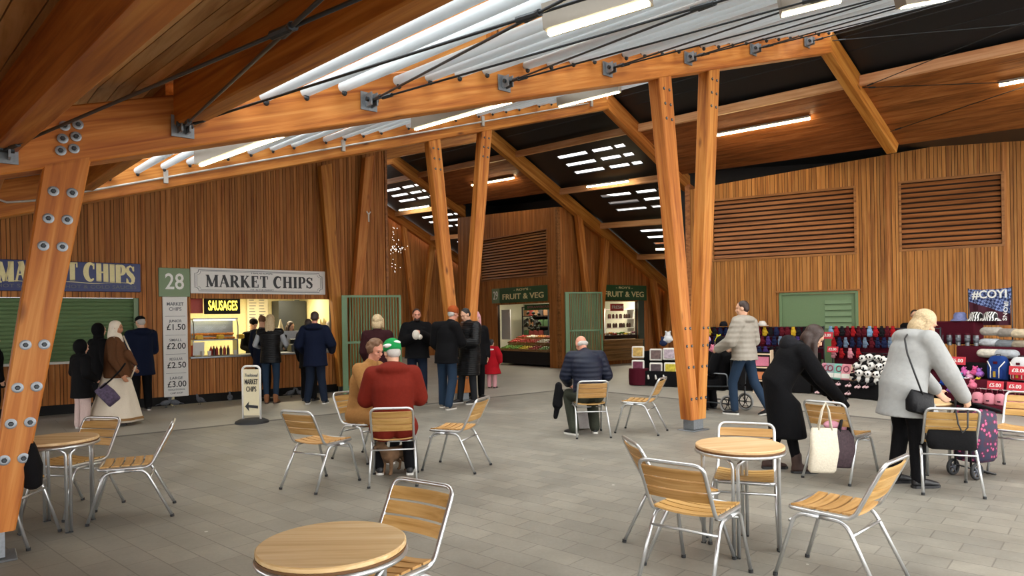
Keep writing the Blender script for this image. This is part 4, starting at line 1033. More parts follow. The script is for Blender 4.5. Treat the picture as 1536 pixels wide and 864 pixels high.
def make_table(R=.30):
    root = empty('round_table'); m = MB()
    n = 12; w = 2*R/n      # planked top
    m.mi = 0
    m.lathe([(0, .70), (R-.004, .70), (R, .704), (R, .718), (R-.006, .722), (0, .722)], seg=48)
    m.build('tabletop', MT['tabletop'], root, smooth=True, angle=30)
    m = MB(); m.lathe([(0, .689), (R-.001, .689), (R+.001, .693), (R+.001, .7), (0, .7)], seg=48); m.build('table_edge', MT['tabledge'], root, smooth=True, angle=30)
    m = MB(); m.tube([(math.cos(2*PI*k/40)*(R-.004), math.sin(2*PI*k/40)*(R-.004), .677) for k in range(40)], .012, 8, closed=True); m.build('rim', MT['alu'], root, smooth=True)
    r = R-.045
    for k in range(4):
        a = PI/4+k*PI/2+.1; c = V((math.cos(a)*r, math.sin(a)*r, 0)); t = V((-math.sin(a), math.cos(a), 0)); m = MB()
        for sgn in (-1, 1):
            m.tube([c+t*(.016*sgn)+V((0,0,.008)), c+t*(.016*sgn)+V((0,0,.60)), c+t*(.022*sgn)+V((0,0,.63)), c+t*(.07*sgn)+V((0,0,.672))], .0125, 8)
        lg = m.build('leg', MT['alu'], root, smooth=True)
        f = MB(); f.box(c+V((0,0,.005)), (.05, .03, .01), Matrix.Rotation(a+PI/2, 3, 'Z')); f.build('foot', MT['rubber'], lg)
    m = MB(); m.tube([(-r, 0, .66), (r, 0, .66)], .01, 6); m.tube([(0, -r, .655), (0, r, .655)], .01, 6); m.build('cross_brace', MT['alu'], root, smooth=True)
    return root
t0_ = make_table(); t0_.location = (-.752, 2.80, 0); tag(t0_, 'nearest round table with a pale wooden top at the bottom of the picture', 'table', 'round tables in the court')
for x, y, rz, lab in ((1.585, 4.80, .25, 'round table right of centre with four chairs around it'), (-3.72, 5.55, .0, 'round table at the left beside the near column'), (4.2, 7.05, .3, 'round table mostly hidden behind the blonde woman and her chair')):
    dup(t0_, (x, y, 0), rz, label=lab)
# ------------------------------------------------------------------ people
def fab(name, col, rough=.85, scale=60, bump=.3, var=.18): 
    m = plain(name, col, rough, 0, var, scale, bump); m.node_tree.nodes['Principled BSDF'].inputs['Specular IOR Level'].default_value = .15; return m
SK = {'pale': plain('skin_pale', 'D9A98C', .55, var=.05), 'mid': plain('skin_mid', 'B98262', .55, var=.05), 'ruddy': plain('skin_ruddy', 'CF9078', .55, var=.06)}
MT['eye'] = plain('eye_dark', '1A1410', .3); MT['lip'] = plain('lip', 'A65B52', .5)
def quilt_mat(name, col, rough=.4, freq=9.0):
    m = plain(name, col, rough, var=.1, scale=20); nt = m.node_tree; b = nt.nodes['Principled BSDF']
    tc = nt.nodes.new('ShaderNodeTexCoord'); wv = nt.nodes.new('ShaderNodeTexWave'); wv.bands_direction = 'Z'; wv.inputs['Scale'].default_value = freq; wv.inputs['Distortion'].default_value = 1.2; wv.inputs['Detail'].default_value = 1.5; wv.wave_profile = 'SIN'
    bp = nt.nodes.new('ShaderNodeBump'); bp.inputs['Distance'].default_value = .02; bp.inputs['Strength'].default_value = .35; b.inputs['Specular IOR Level'].default_value = .25
    nt.links.new(tc.outputs['Object'], wv.inputs['Vector']); nt.links.new(wv.outputs['Fac'], bp.inputs['Height']); nt.links.new(bp.outputs[0], b.inputs['Normal']); return m
def ypr(yaw=0, pitch=0, roll=0):   # yaw left +, pitch down +
    return Matrix.Rotation(yaw, 3, 'Z') @ Matrix.Rotation(-pitch, 3, 'X') @ Matrix.Rotation(roll, 3, 'Y')
def stand(**k):
    J = dict(pel=(0, 0, .95), che=(0, .0, 1.28), nek=(0, -.01, 1.47), hed=(0, .02, 1.64),
             shL=(-.19, -.01, 1.41), elL=(-.24, -.03, 1.13), haL=(-.23, .06, .87), shR=(.19, -.01, 1.41), elR=(.24, -.03, 1.13), haR=(.23, .06, .87),
             hiL=(-.095, 0, .92), knL=(-.105, .02, .50), anL=(-.11, -.01, .085), hiR=(.095, 0, .92), knR=(.105, .02, .50), anR=(.11, -.01, .085),
             look=ypr(), toeL=0.12, toeR=-.12)
    J.update(k); return J
def sit(**k):
    J = dict(pel=(0, -.06, .56), che=(0, -.06, .88), nek=(0, .0, 1.08), hed=(0, .05, 1.24),
             shL=(-.19, -.02, 1.02), elL=(-.25, .06, .76), haL=(-.14, .30, .72), shR=(.19, -.02, 1.02), elR=(.25, .06, .76), haR=(.14, .30, .72),
             hiL=(-.10, -.06, .52), knL=(-.14, .36, .50), anL=(-.14, .30, .085), hiR=(.10, -.06, .52), knR=(.14, .36, .50), anR=(.14, .30, .085),
             look=ypr(0, .2), toeL=.1, toeR=-.1)
    J.update(k); return J
def ringpts(c, lat, fwd, rx, ry, n=20):
    return [c+lat*(math.cos(2*PI*i/n)*rx)+fwd*(math.sin(2*PI*i/n)*ry) for i in range(n)]
def torso_rings(J, S, puff=0.0, bel=0.0, hem=None, flare=0.0):
    pel, che, nek = V(J['pel']), V(J['che']), V(J['nek']); rg = []
    latp = (V(J['hiR'])-V(J['hiL'])).normalized(); lats = (V(J['shR'])-V(J['shL'])).normalized(); hw = (V(J['shR'])-V(J['shL'])).length/2
    def R(c, u, rx, ry, up):
        lat = latp.lerp(lats, u).normalized(); f = up.cross(lat).normalized(); return ringpts(c, lat, f, rx*S, ry*S)
    u1 = (che-pel).normalized(); u2 = (nek-che).normalized()
    if hem is not None: rg += hem
    rg.append(R(pel-u1*.06, 0, .165+puff+flare*.3, .125+puff+bel, u1)); rg.append(R(pel+u1*.06, .1, .160+puff, .12+puff+bel, u1))
    rg.append(R(pel.lerp(che, .5), .4, .150+puff, .112+puff+bel, u1)); rg.append(R(che, .8, .172+puff, .128+puff+bel*.5, (u1+u2)/2))
    rg.append(R(che.lerp(nek, .55), 1, .178+puff, .112+puff, u2)); rg.append(R(che.lerp(nek, .80), 1, .135+puff*.8, .085+puff*.8, u2)); rg.append(R(nek.lerp(che, -.02), 1, .062+puff*.5, .062+puff*.5, u2))
    return rg
def hand(mb, wr, el, S, curl=.7, side=1, palm=None):
    wr, el = V(wr), V(el); d = (wr-el).normalized(); p = V(palm) if palm else V((-side, 0, 0))
    p = (p-d*p.dot(d)); p = p.normalized() if p.length > .01 else d.cross(V((0,0,1))).normalized(); w = d.cross(p).normalized()
    c = wr+d*.05*S; R = Matrix((w, p, d)).transposed()
    mb.ell(c, (.040*S, .018*S, .055*S), R, 12, 8); mb.limb(wr-d*.03*S, wr+d*.02*S, .026*S, .028*S, 10)
    up = w if w.dot(V((0,1,0))) > 0 else -w
    for i, L in enumerate((.072, .080, .075, .060)):
        b = wr+d*.092*S+up*((.027-.018*i)*S); a1 = d*math.cos(curl*.5)+p*math.sin(curl*.5); a2 = d*math.cos(curl*1.3)+p*math.sin(curl*1.3)
        k = b+a1*(L*.5*S); mb.limb(b-d*.015*S, k, .0092*S, .0088*S, 8); mb.limb(k, k+a2*(L*.5*S), .0088*S, .0075*S, 8)
    b = wr+d*.03*S+up*.034*S; a = (d*.7+up*.55+p*.35).normalized(); mb.limb(b-up*.01*S, b+a*.035*S, .0115*S, .010*S, 8); mb.limb(b+a*.035*S, b+a*.035*S+(d*.85+p*.4+up*.1).normalized()*.03*S, .010*S, .0085*S, 8)
def person(label, loc, face, J, H=1.75, skin='pale', coat=None, pants=None, shoes=None, hair=None, hat=None, vis_face=True, voxel=.011, name='person', scale_head=1.0, extras=None, sleeves=None, hands=True, group=None):
    S = 1.0; k = H/1.75
    mb = MB(); hed = V(J['hed']); nek = V(J['nek']); Q = J['look']; hs = scale_head
    def hp(x, y, z): return hed+Q @ V((x*hs, y*hs, z*hs))
    # body, one continuous surface
    mb.ell(hp(0, -.005, .028), (.073*hs, .092*hs, .088*hs), Q, 18, 12); mb.ell(hp(0, .022, -.045), (.054*hs, .064*hs, .068*hs), Q, 14, 9); mb.ell(hp(0, .060, -.088), (.026*hs, .022*hs, .022*hs), Q)
    mb.limb(hp(0, .080, .012), hp(0, .102, -.024), .010*hs, .015*hs, 8); mb.ell(hp(0, .078, .03), (.052*hs, .018*hs, .012*hs), Q); mb.ell(hp(0, .086, -.056), (.024*hs, .012*hs, .010*hs), Q)
    for sx_ in (-1, 1): mb.ell(hp(.076*sx_, -.005, -.005), (.010*hs, .020*hs, .032*hs), Q); mb.ell(hp(.038*sx_, .062, -.022), (.022*hs, .02*hs, .018*hs), Q)
    mb.limb(nek-V((0,0,.06)), hp(0, -.02, -.05), .060*hs, .054*hs); 
    mb.rings(torso_rings(J, .93))
    for s in 'LR':
        sh, el, ha, hi, kn, an = (V(J[q+s]) for q in ('sh', 'el', 'ha', 'hi', 'kn', 'an'))
        mb.limb(V(J['che']).lerp(nek, .6), sh, .06, .052); mb.limb(sh, el, .048, .038); mb.limb(el, ha, .038, .026)
        if hands: hand(mb, ha, el, .98, J.get('curl'+s, .7), -1 if s == 'L' else 1, J.get('palm'+s))
        mb.limb(hi, kn, .082, .054); mb.limb(kn, kn.lerp(an, .35), .054, .052); mb.limb(kn.lerp(an, .35), an, .052, .036)
        a = J['toe'+s]; f = V((math.sin(-a), math.cos(a), 0)); mb.limb(an-V((0,0,.03)), an+f*.11-V((0,0,.05)), .034, .028)
    body = mb.build(name, SK[skin], remesh=voxel, sm=2)
    def kid(b, nm, mat, rm=None, sm=5, smooth=True):
        if rm: return b.build(nm, mat, body, remesh=rm, sm=sm)
        return b.build(nm, mat, body, smooth=smooth)
    if vis_face:
        for sx_ in (-1, 1): e = MB(); e.ell(hp(.030*sx_, .083, .008), (.011*hs, .006*hs, .006*hs), Q, 8, 5); kid(e, 'eye', MT['eye']); e = MB(); e.ell(hp(.031*sx_, .090, .031), (.018*hs, .006*hs, .004*hs), Q, 8, 5); kid(e, 'eyebrow', hair[0] if hair else MT['eye'])
        e = MB(); e.ell(hp(0, .094, -.056), (.022*hs, .006*hs, .007*hs), Q, 8, 5); kid(e, 'mouth', MT['lip'])
    # trousers
    if pants:
        mat, wd = pants[0], pants[1]; m = MB(); pel = V(J['pel'])
        m.ell(pel-V((0,0,.03)), (.17+wd*.3, .13+wd*.3, .12))
        for s in 'LR':
            hi, kn, an = (V(J[q+s]) for q in ('hi', 'kn', 'an'))
            m.limb(hi, kn, .090+wd*.4, .062+wd); m.limb(kn, an+V((0,0,pants[2] if len(pants) > 2 else .0)), .062+wd, .046+wd*1.1)
        kid(m, 'trousers', mat, .014)
    if shoes:
        mat, sole = shoes[0], shoes[1]
        for s in 'LR':
            an = V(J['an'+s]); a = J['toe'+s]; Rz = Matrix.Rotation(a, 3, 'Z'); f = Rz @ V((0,1,0)); tilt = J.get('heel'+s, 0); Rt = Rz @ Matrix.Rotation(-tilt, 3, 'X'); m = MB()
            base = an-V((0,0,.085 if 'base'+s not in J else J['base'+s]))
            def sp(x, y, z): return base+Rt @ V((x, y, z))
            m.limb(sp(0, 0, .085), sp(0, .01, .05), .046, .042); m.rings([[sp(wx*math.cos(2*PI*i/12), yy+0*i, zc_+hz*math.sin(2*PI*i/12)) for i in range(12)] for yy, wx, zc_, hz in ((-.06, .015, .04, .02), (-.05, .034, .045, .036), (0, .040, .05, .045), (.07, .045, .045, .036), (.13, .047, .036, .028), (.18, .034, .028, .02), (.195, .012, .022, .008))])
            if len(shoes) > 2: m.limb(sp(0, -.005, .05), sp(0, -.01, .05+shoes[2]), .048, .054)
            o = kid(m, 'boot' if len(shoes) > 2 else 'shoe', mat, .012, 2)
            m = MB(); m.rings([[sp(*p) for p in ((-w_, y, 0), (w_, y, 0), (w_, y, .022), (-w_, y, .022))] for y, w_ in ((-.062, .02), (-.045, .037), (.04, .038), (.11, .047), (.165, .04), (.198, .015))]); m.build('sole', sole, o); 
    # coat
    if coat:
        mat = coat['mat']; pf = coat.get('puff', .02); m = MB(); hemz = coat.get('hem'); hem = None; fl = coat.get('flare', .02)
        pel = V(J['pel'])
        if hemz is not None and hemz < pel.z:
            hem = []; kc = (V(J['knL'])+V(J['knR']))/2; hc = (V(J['hiL'])+V(J['hiR']))/2; lat = (V(J['hiR'])-V(J['hiL'])).normalized(); n = 4
            for i in range(n):
                z = hemz+(pel.z-.12-hemz)*i/n; u = (hc.z-z)/max(hc.z-kc.z, .05); c = hc.lerp(kc, max(0, min(1.3, u))); c = V((c.x, c.y, z)); g = fl*(1-i/n)
                hem.append(ringpts(c, lat, V((0,0,1)).cross(lat), .17+pf+g, .135+pf+g*.8+coat.get('bel', 0)))
        m.rings(torso_rings(J, 1.0, pf, coat.get('bel', 0), hem, fl))
        if coat.get('thigh'):
            for s in 'LR': hi, kn = V(J['hi'+s]), V(J['kn'+s]); m.limb(hi, hi.lerp(kn, coat['thigh']), .115+pf*.5, .10+pf*.5)
        m.limb(V(J['che']).lerp(nek, .75), nek+V((0, 0, .0)), .09+pf*.5, .068+pf*.4)
        sl = MB() if sleeves else m
        for s in 'LR':
            sh, el, ha = (V(J[q+s]) for q in ('sh', 'el', 'ha'))
            m.limb(V(J['che']).lerp(nek, .62), sh, .075+pf, .058+pf*.8)
            if coat.get('vest'): continue
            m.limb(sh, el, .056+pf*.9, .050+pf*.9); m.limb(el, ha+(el-ha).normalized()*.01, .050+pf*.9, .036+pf*.7)
        if coat.get('hood') == 'down':
            b = nek+V((0, -.07, .0)); L = V((.09, 0, 0))
            m.ell(b+V((0,-.01,.0)), (.125+pf, .075+pf, .07)); m.limb(nek+V((-.085, .03, -.015)), b-L*.6, .045+pf*.5, .05+pf*.5); m.limb(nek+V((.085, .03, -.015)), b+L*.6, .045+pf*.5, .05+pf*.5)
        if coat.get('hood') == 'up':
            m.ell(hp(0, -.035, .015), (.112*hs, .112*hs, .132*hs), Q); m.limb(nek, hp(0, -.02, -.06), .09, .085)
        kid(m, 'coat' if hemz is not None and hemz < .7 else 'jacket', mat, .014)
        if coat.get('vest') and sleeves:
            for s in 'LR':
                sh, el, ha = (V(J[q+s]) for q in ('sh', 'el', 'ha')); q = MB(); q.limb(sh, el, .060, .052); q.limb(el, ha, .052, .038); kid(q, 'sleeve', sleeves, .014)
    if hair:
        mat, st = hair[0], hair[1]; m = MB()
        if st == 'short': m.ell(hp(0, -.018, .042), (.080*hs, .090*hs, .085*hs), Q); m.ell(hp(0, -.050, -.005), (.072*hs, .055*hs, .065*hs), Q)
        elif st == 'bald': 
            m.ell(hp(0, -.045, -.010), (.080*hs, .058*hs, .042*hs), Q)
        elif st == 'bob':
            m.ell(hp(0, -.018, .040), (.090*hs, .098*hs, .090*hs), Q); m.ell(hp(0, -.045, -.05), (.095*hs, .065*hs, .09*hs), Q)
            for s_ in (-1, 1): m.limb(hp(.078*s_, .01, .03), hp(.082*s_, .01, -.09), .030*hs, .026*hs)
        elif st in ('long', 'longer'):
            L = hair[2] if len(hair) > 2 else .35
            m.ell(hp(0, -.018, .042), (.086*hs, .096*hs, .088*hs), Q); m.ell(hp(0, -.05, -.03), (.085*hs, .06*hs, .09*hs), Q)
            for x, w_ in ((-.05, .04), (0, .045), (.05, .04)): m.tube([hp(x, -.06, -.02), hp(x*1.1, -.085, -.02)-V((0,0,.12)), hp(x*.9, -.10, -.02)-V((0,0,L*.75)), hp(x*.6, -.09, -.02)-V((0,0,L))], [w_, w_, w_*.8, w_*.3], 10)
            if st == 'longer':
                for x in (-.085, .085): m.tube([hp(x*.8, .01, .05), hp(x, .02, -.05), hp(x*1.05, .04, -.08)-V((0,0,.12)), hp(x, .05, -.08)-V((0,0,L*.8))], [.03, .032, .03, .01], 8)
        elif st == 'bun': m.ell(hp(0, -.018, .042), (.082*hs, .092*hs, .085*hs), Q); m.ell(hp(0, -.07, .09), (.045*hs, .045*hs, .04*hs), Q)
        elif st == 'curly':
            rr = random.Random(2); m.ell(hp(0, -.025, .055), (.084*hs, .088*hs, .078*hs), Q); m.ell(hp(0, -.05, -.01), (.080*hs, .055*hs, .07*hs), Q)
            for i in range(60):
                a, b = rr.uniform(0, 2*PI), rr.uniform(-.5, 1.3); m.ell(hp(.08*math.cos(a)*math.cos(b), -.022+.085*math.sin(a)*math.cos(b) if math.sin(a) < .45 or b > .6 else -.06, .03+.085*math.sin(b)), .03*hs, seg=8, rg=5)
        if len(hair) > 3: pass
        kid(m, 'hair', mat, .010, 2)
    if hat:
        mat, st = hat[0], hat[1]; m = MB()
        if st == 'beanie':
            m.ell(hp(0, -.015, .062), (.093*hs, .105*hs, .088*hs), Q); m.ell(hp(0, -.012, .030), (.094*hs, .106*hs, .035*hs), Q); kid(m, 'beanie', mat, .012)
            if len(hat) > 2:
                for dz, ax in ((0.045, -.06), (.075, .02)):
                    m = MB(); m.ell(hp(ax, -.075 if ax < 0 else -.08, dz+.01), (.052*hs, .038*hs, .020*hs), Q); kid(m, 'hat_marking', hat[2])
        elif st == 'cap':
            m.ell(hp(0, -.012, .058), (.088*hs, .100*hs, .068*hs), Q); m.ell(hp(0, .105, .038), (.062*hs, .06*hs, .009*hs), Q); kid(m, 'cap', mat, .010)
        elif st == 'fluffy':
            rr = random.Random(6); m.ell(hp(0, -.02, .05), (.11*hs, .11*hs, .11*hs), Q)
            for i in range(30):
                a, b = rr.uniform(0, 2*PI), rr.uniform(-.6, 1.4); m.ell(hp(.1*math.cos(a)*math.cos(b), -.03+.1*math.sin(a)*math.cos(b)*(1 if math.sin(a) < 0 else .5), .05+.1*math.sin(b)), .032*hs, seg=8, rg=5)
            m.limb(hp(-.08, 0, 0), hp(-.08, .02, -.14), .04, .035); m.limb(hp(.08, 0, 0), hp(.08, .02, -.14), .04, .035); kid(m, 'hat', mat, .012)
        elif st == 'scarf':
            m.ell(hp(0, -.02, .035), (.090*hs, .102*hs, .100*hs), Q); m.limb(hp(0, -.03, 0), nek+V((0, -.03, .03)), .092*hs, .085); m.limb(nek+V((0,.03,.02)), nek+V((0,.06,-.05)), .09, .08); kid(m, 'headscarf', mat, .011)
    if extras: extras(body, kid, hp, J)
    rz = math.atan2(face[1], face[0])-PI/2
    body.location = (loc[0], loc[1], 0.002); body.rotation_euler = (0, 0, rz); body.scale = (k, k, k)
    tag(body, label, 'person', group); return body
BLK = fab('black_coat_cloth', '0B0B0E'); BLK2 = quilt_mat('black_padded_nylon', '0C0D10'); NAVY = quilt_mat('navy_padded_nylon', '12182A', .5, 5); NAVYC = fab('navy_cloth', '10182E')
JEAN = fab('blue_denim', '243448', scale=90); JEAND = fab('dark_denim', '1A2334'); CHAR = fab('charcoal_trousers', '25272B'); OLIVE = fab('olive_trousers', '34372E')
WSH = plain('white_sole', 'D8D6D0', .6); BSH = plain('black_shoe', '17171A', .5); TANB = plain('tan_suede_boot', '8A5A38', .8); BRNB = plain('brown_boot', '3A2620', .6)
HBLK = plain('black_hair', '151112', .5, bump=.4, scale=120); HBRN = plain('dark_brown_hair', '33211A', .5, bump=.4, scale=120); HGIN = plain('ginger_brown_hair', '6A4328', .5, bump=.4, scale=120)
HBLO = plain('blonde_hair', 'BFA883', .5, var=.45, bump=.9, scale=60); HGRY = plain('grey_hair', 'B9B4AE', .6, bump=.4, scale=120); HBR2 = plain('mid_brown_hair', '6B4C33', .6, bump=.5, scale=90)
def at(px, py): p = onG(px, py); return (p.x, p.y)
def atd(px, Y): return ((px-PX)/F*Y, Y)
# --- left group
person('hooded child in a black coat and pale trousers beside the woman in the shawl', atd(121, 10.9), (.5, .85), stand(look=ypr(0, .1), haL=(-.14, .2, .98), haR=(.14, .2, .98)), H=1.38, coat=dict(mat=BLK, puff=.05, hood='up', hem=.62, flare=.03), pants=(fab('pale_pink_trousers', 'C9B3AE'), .035), shoes=(WSH, WSH), scale_head=1.18, vis_face=False)
person('person in a black hooded coat behind the woman in the shawl', atd(148, 11.9), (.5, .85), stand(), H=1.66, coat=dict(mat=BLK, puff=.035, hood='up', hem=.5), pants=(BLK, .01), shoes=(BSH, BSH), vis_face=False)
def shawl(body, kid, hp, J):
    # long cream skirt with a patterned hem
    m = MB(); X, Y_ = V((1,0,0)), V((0,1,0)); rr = random.Random(1)
    def ring(z, rx, ry, amp, cy=0): return [V((math.cos(2*PI*i/40)*(rx+amp*math.cos(i*2*PI/5)), cy+math.sin(2*PI*i/40)*(ry+amp*math.cos(i*2*PI/5)), z)) for i in range(40)]
    m.rings([ring(.06, .37, .42, .022, -.02), ring(.14, .35, .40, .020, -.02), ring(.45, .28, .31, .014), ring(.75, .22, .235, .008), ring(.98, .175, .165, 0), ring(1.06, .16, .14, 0)])
    kid(m, 'skirt', fab('cream_skirt_cloth', 'D8CDBB', var=.08))
    m = MB(); m.rings([ring(.09, .372, .422, .022, -.02), ring(.13, .362, .412, .022, -.02)], cap=False); kid(m, 'skirt_border', fab('gold_brown_braid', '8C6B45', scale=200))
    # brown shawl with pale edging
    m = MB(); m.rings([ringpts(V((.02, .03, .80)), X, Y_, .24, .22), ringpts(V((0, .03, .95)), X, Y_, .235, .21), ringpts(V((0, .02, 1.15)), X, Y_, .225, .19), ringpts(V((0, 0, 1.33)), X, Y_, .225, .15), ringpts(V((0, -.01, 1.44)), X, Y_, .16, .12), ringpts(V((0, 0, 1.5)), X, Y_, .09, .09)])
    m.limb((.1, .2, 1.2), (.12, .34, 1.02), .08, .03); kid(m, 'shawl', fab('brown_wool_shawl', '5B3B25'), .014)
    m = MB(); m.tube([(-.1, .1, 1.5), (.02, .2, 1.32), (.12, .35, 1.03), (.09, .28, .86), (.02, .23, .78)], .014, 6); m.tube([(.14, .02, 1.48), (.22, .0, 1.3), (.235, .05, 1.0), (.18, .15, .8)], .009, 6); kid(m, 'shawl_edging', fab('cream_edging', 'D9CDB8'))
sc_ = person('woman in a cream headscarf, brown shawl and long cream skirt', at(175, 637), (.93, .25), stand(look=ypr(-.1, .1), haR=(.25, .16, .86), elR=(.27, .02, 1.12), haL=(-.2, .2, .95)), H=1.70, skin='mid', coat=dict(mat=fab('brown_wool_sleeve', '553722'), puff=.02), shoes=(BRNB, BSH), hat=(fab('cream_headscarf', 'D9CFBE', scale=12, var=.25), 'scarf'), extras=shawl)
person('older man in a long navy coat and black cap facing the shutter', atd(211, 13.05), (-.75, .65), stand(look=ypr(.1, .25), haL=(-.1, .30, 1.12), elL=(-.25, .08, 1.12), haR=(.08, .30, 1.12), elR=(.25, .08, 1.12)), H=1.80, coat=dict(mat=NAVYC, puff=.05, hem=.66, hood='down', flare=.03), pants=(BLK, .02), shoes=(BSH, WSH), hair=(HGRY, 'short'), hat=(BLK, 'cap'), vis_face=False)
person('person in black at the very left edge, behind the near column', atd(-12, 11.6), (.6, .8), stand(), H=1.52, coat=dict(mat=BLK, puff=.05, hem=.7, hood='up'), pants=(BLK, .02), shoes=(BSH, BSH), vis_face=False)
# --- chip stall customers
person('woman with long blonde hair and black body warmer at the chip counter', at(407, 605), (-.15, 1), stand(look=ypr(.1, .1), elL=(-.30, .03, 1.16), haL=(-.25, .24, 1.10), elR=(.30, .03, 1.16), haR=(.25, .24, 1.10), anL=(-.085, -.01, .085), anR=(.085, 0, .085)), H=1.80, coat=dict(mat=BLK2, puff=.03, vest=True, hem=.80), sleeves=fab('pale_grey_knit', 'A8ADB4'), pants=(JEAN, .004), shoes=(TANB, BRNB, .10), hair=(HBLO, 'long', .42), vis_face=False)
person('ginger haired customer in navy leaning on the chip counter', atd(393, 14.25), (.35, .95), stand(look=ypr(.2, .2)), H=1.78, coat=dict(mat=NAVYC, puff=.03, hem=.75), pants=(BLK, .01), shoes=(BSH, BSH), hair=(HGIN, 'bun'), vis_face=False)
person('man in a dark navy jacket, back turned, at the chip counter', at(474, 606), (-.05, 1), stand(look=ypr(.1, .15), elL=(-.31, -.0, 1.14), haL=(-.27, .22, 1.0), elR=(.31, 0, 1.14), haR=(.27, .22, 1.0), anL=(-.16, 0, .085), anR=(.16, 0, .085)), H=1.84, skin='ruddy', coat=dict(mat=NAVYC, puff=.05, hem=.72, hood='down', flare=.02), pants=(JEAND, .02), shoes=(BSH, WSH), hair=(HBRN, 'short'), vis_face=False)
person('dark trousered customer mostly hidden behind the man in the navy jacket', atd(462, 14.3), (.2, 1), stand(), H=1.70, coat=dict(mat=BLK, puff=.03, hem=.7), pants=(BLK, .02), shoes=(BSH, BSH), hair=(HBRN, 'short'), vis_face=False)
def apron(body, kid, hp, J):
    m = MB(); X, Y_ = V((1,0,0)), V((0,1,0)); m.rings([ringpts(V((0, .03, z)), X, Y_, .15, .135) for z in (.75, 1.0, 1.2, 1.36)]); kid(m, 'apron', fab('grey_apron', '8B8D92'))
s_, _, _ = to_st(V((*atd(380, 15.4), 0)))
person('woman server in black with a dark bobble of hair behind the chip counter', W(sx(381, 15.75), 15.8)[:2], (.75, -.65), stand(look=ypr(.2, .35), haL=(-.12, .3, 1.02), haR=(.12, .3, 1.0)), H=1.72, coat=dict(mat=BLK, puff=.02), pants=(BLK, .01), shoes=(BSH, BSH), hair=(HBLK, 'bun'), hat=(BLK, 'beanie'), extras=apron)
person('brown haired woman server in black behind the chip counter', W(sx(436, 15.9), 15.95)[:2], (.9, -.3), stand(look=ypr(-.1, .3), haL=(-.05, .36, 1.1), haR=(.12, .4, 1.15)), H=1.66, coat=dict(mat=BLK, puff=.02), pants=(BLK, .01), shoes=(BSH, BSH), hair=(HBRN, 'longer', .3))
person('person in pale grey at the right end of the chip stall', W(sx(493, 15.6), 15.55)[:2], (-.6, .5), stand(), H=1.66, coat=dict(mat=fab('pale_grey_top', '9EA3A8'), puff=.03), pants=(BLK, .01), shoes=(BSH, BSH), hair=(HGRY, 'short'), vis_face=False)
# --- centre group
person('blonde woman in a dark maroon coat with her back turned by the left gate', atd(566, 11.6), (.1, 1), stand(haL=(-.2, .12, .92), haR=(.2, .12, .92)), H=1.74, coat=dict(mat=fab('dark_maroon_wool', '2C1014'), puff=.035, hem=.55, flare=.04), pants=(BLK, .01), shoes=(BSH, BSH, .15), hair=(HBLO, 'bob'), vis_face=False)
def food(body, kid, hp, J):
    m = MB(); m.ell((.03, .33, 1.28), (.07, .05, .09)); m.ell((-.04, .32, 1.24), (.05, .05, .05)); kid(m, 'food_wrapper', fab('white_paper', 'DAD3C8', scale=15))
def beard(body, kid, hp, J):
    m = MB(); m.ell(hp(0, .045, -.075), (.058, .055, .045), J['look']); kid(m, 'beard', HBRN, .01, 2); food(body, kid, hp, J)
person('bearded man in a black jacket eating from white paper, facing the court', at(627, 604), (.18, -1), stand(look=ypr(.1, .1), elL=(-.27, .05, 1.15), haL=(-.07, .27, 1.30), elR=(.27, .05, 1.15), haR=(.08, .27, 1.24), curlL=1.2, curlR=1.2), H=1.86, skin='ruddy', coat=dict(mat=BLK, puff=.06, hem=.84, hood='down'), pants=(JEAND, .02), shoes=(BSH, BSH), hair=(HBRN, 'short'), extras=beard)
person('man in an orange knitted hat, black jacket and blue jeans, back turned', at(671, 613), (.45, .85), stand(look=ypr(-.3, .2), che=(.02, .04, 1.28), nek=(.05, .08, 1.47), hed=(.07, .13, 1.63), elR=(.25, .1, 1.14), haR=(.16, .3, 1.1), elL=(-.26, .03, 1.12), haL=(-.2, .2, .95), anL=(-.15, .08, .085), knL=(-.13, .07, .5), anR=(.12, -.14, .085)), H=1.88, skin='ruddy', coat=dict(mat=BLK, puff=.045, hem=.78), pants=(JEAN, .02), shoes=(plain('grey_trainer', '6D675E', .7), WSH), hair=(HGRY, 'short'), hat=(fab('rust_orange_knit', '9A4A22', scale=90), 'beanie'), vis_face=False)
person('dark haired man in a long black padded coat facing the man in the orange hat', at(706, 605), (-.75, -.55), stand(look=ypr(.1, .45), nek=(0, .03, 1.47), hed=(0, .08, 1.63), elL=(-.26, .05, 1.14), haL=(-.1, .28, 1.1), anR=(.14, .14, .085), knR=(.12, .1, .5)), H=1.86, coat=dict(mat=BLK2, puff=.06, hem=.52, flare=.03), pants=(CHAR, .01), shoes=(BSH, WSH), hair=(HBLK, 'short'))
person('person in a fluffy pink hood just behind the man in the long padded coat', atd(713, 14.2), (.4, -.8), stand(), H=1.76, coat=dict(mat=BLK, puff=.05, hem=.7), pants=(BLK, .02), shoes=(BSH, BSH), hat=(fab('pink_fleece', 'D5A0A8', scale=20), 'fluffy'), hair=None)
def redcoat(body, kid, hp, J):
    m = MB(); rr = random.Random(3)
    for i in range(26): a = 2*PI*i/26; m.ell((math.cos(a)*.19, -.0+math.sin(a)*.16, 1.41+.0*i), .045, seg=8, rg=5)
    kid(m, 'fur_collar', fab('white_fur', 'E6DFDC', scale=30), .014)
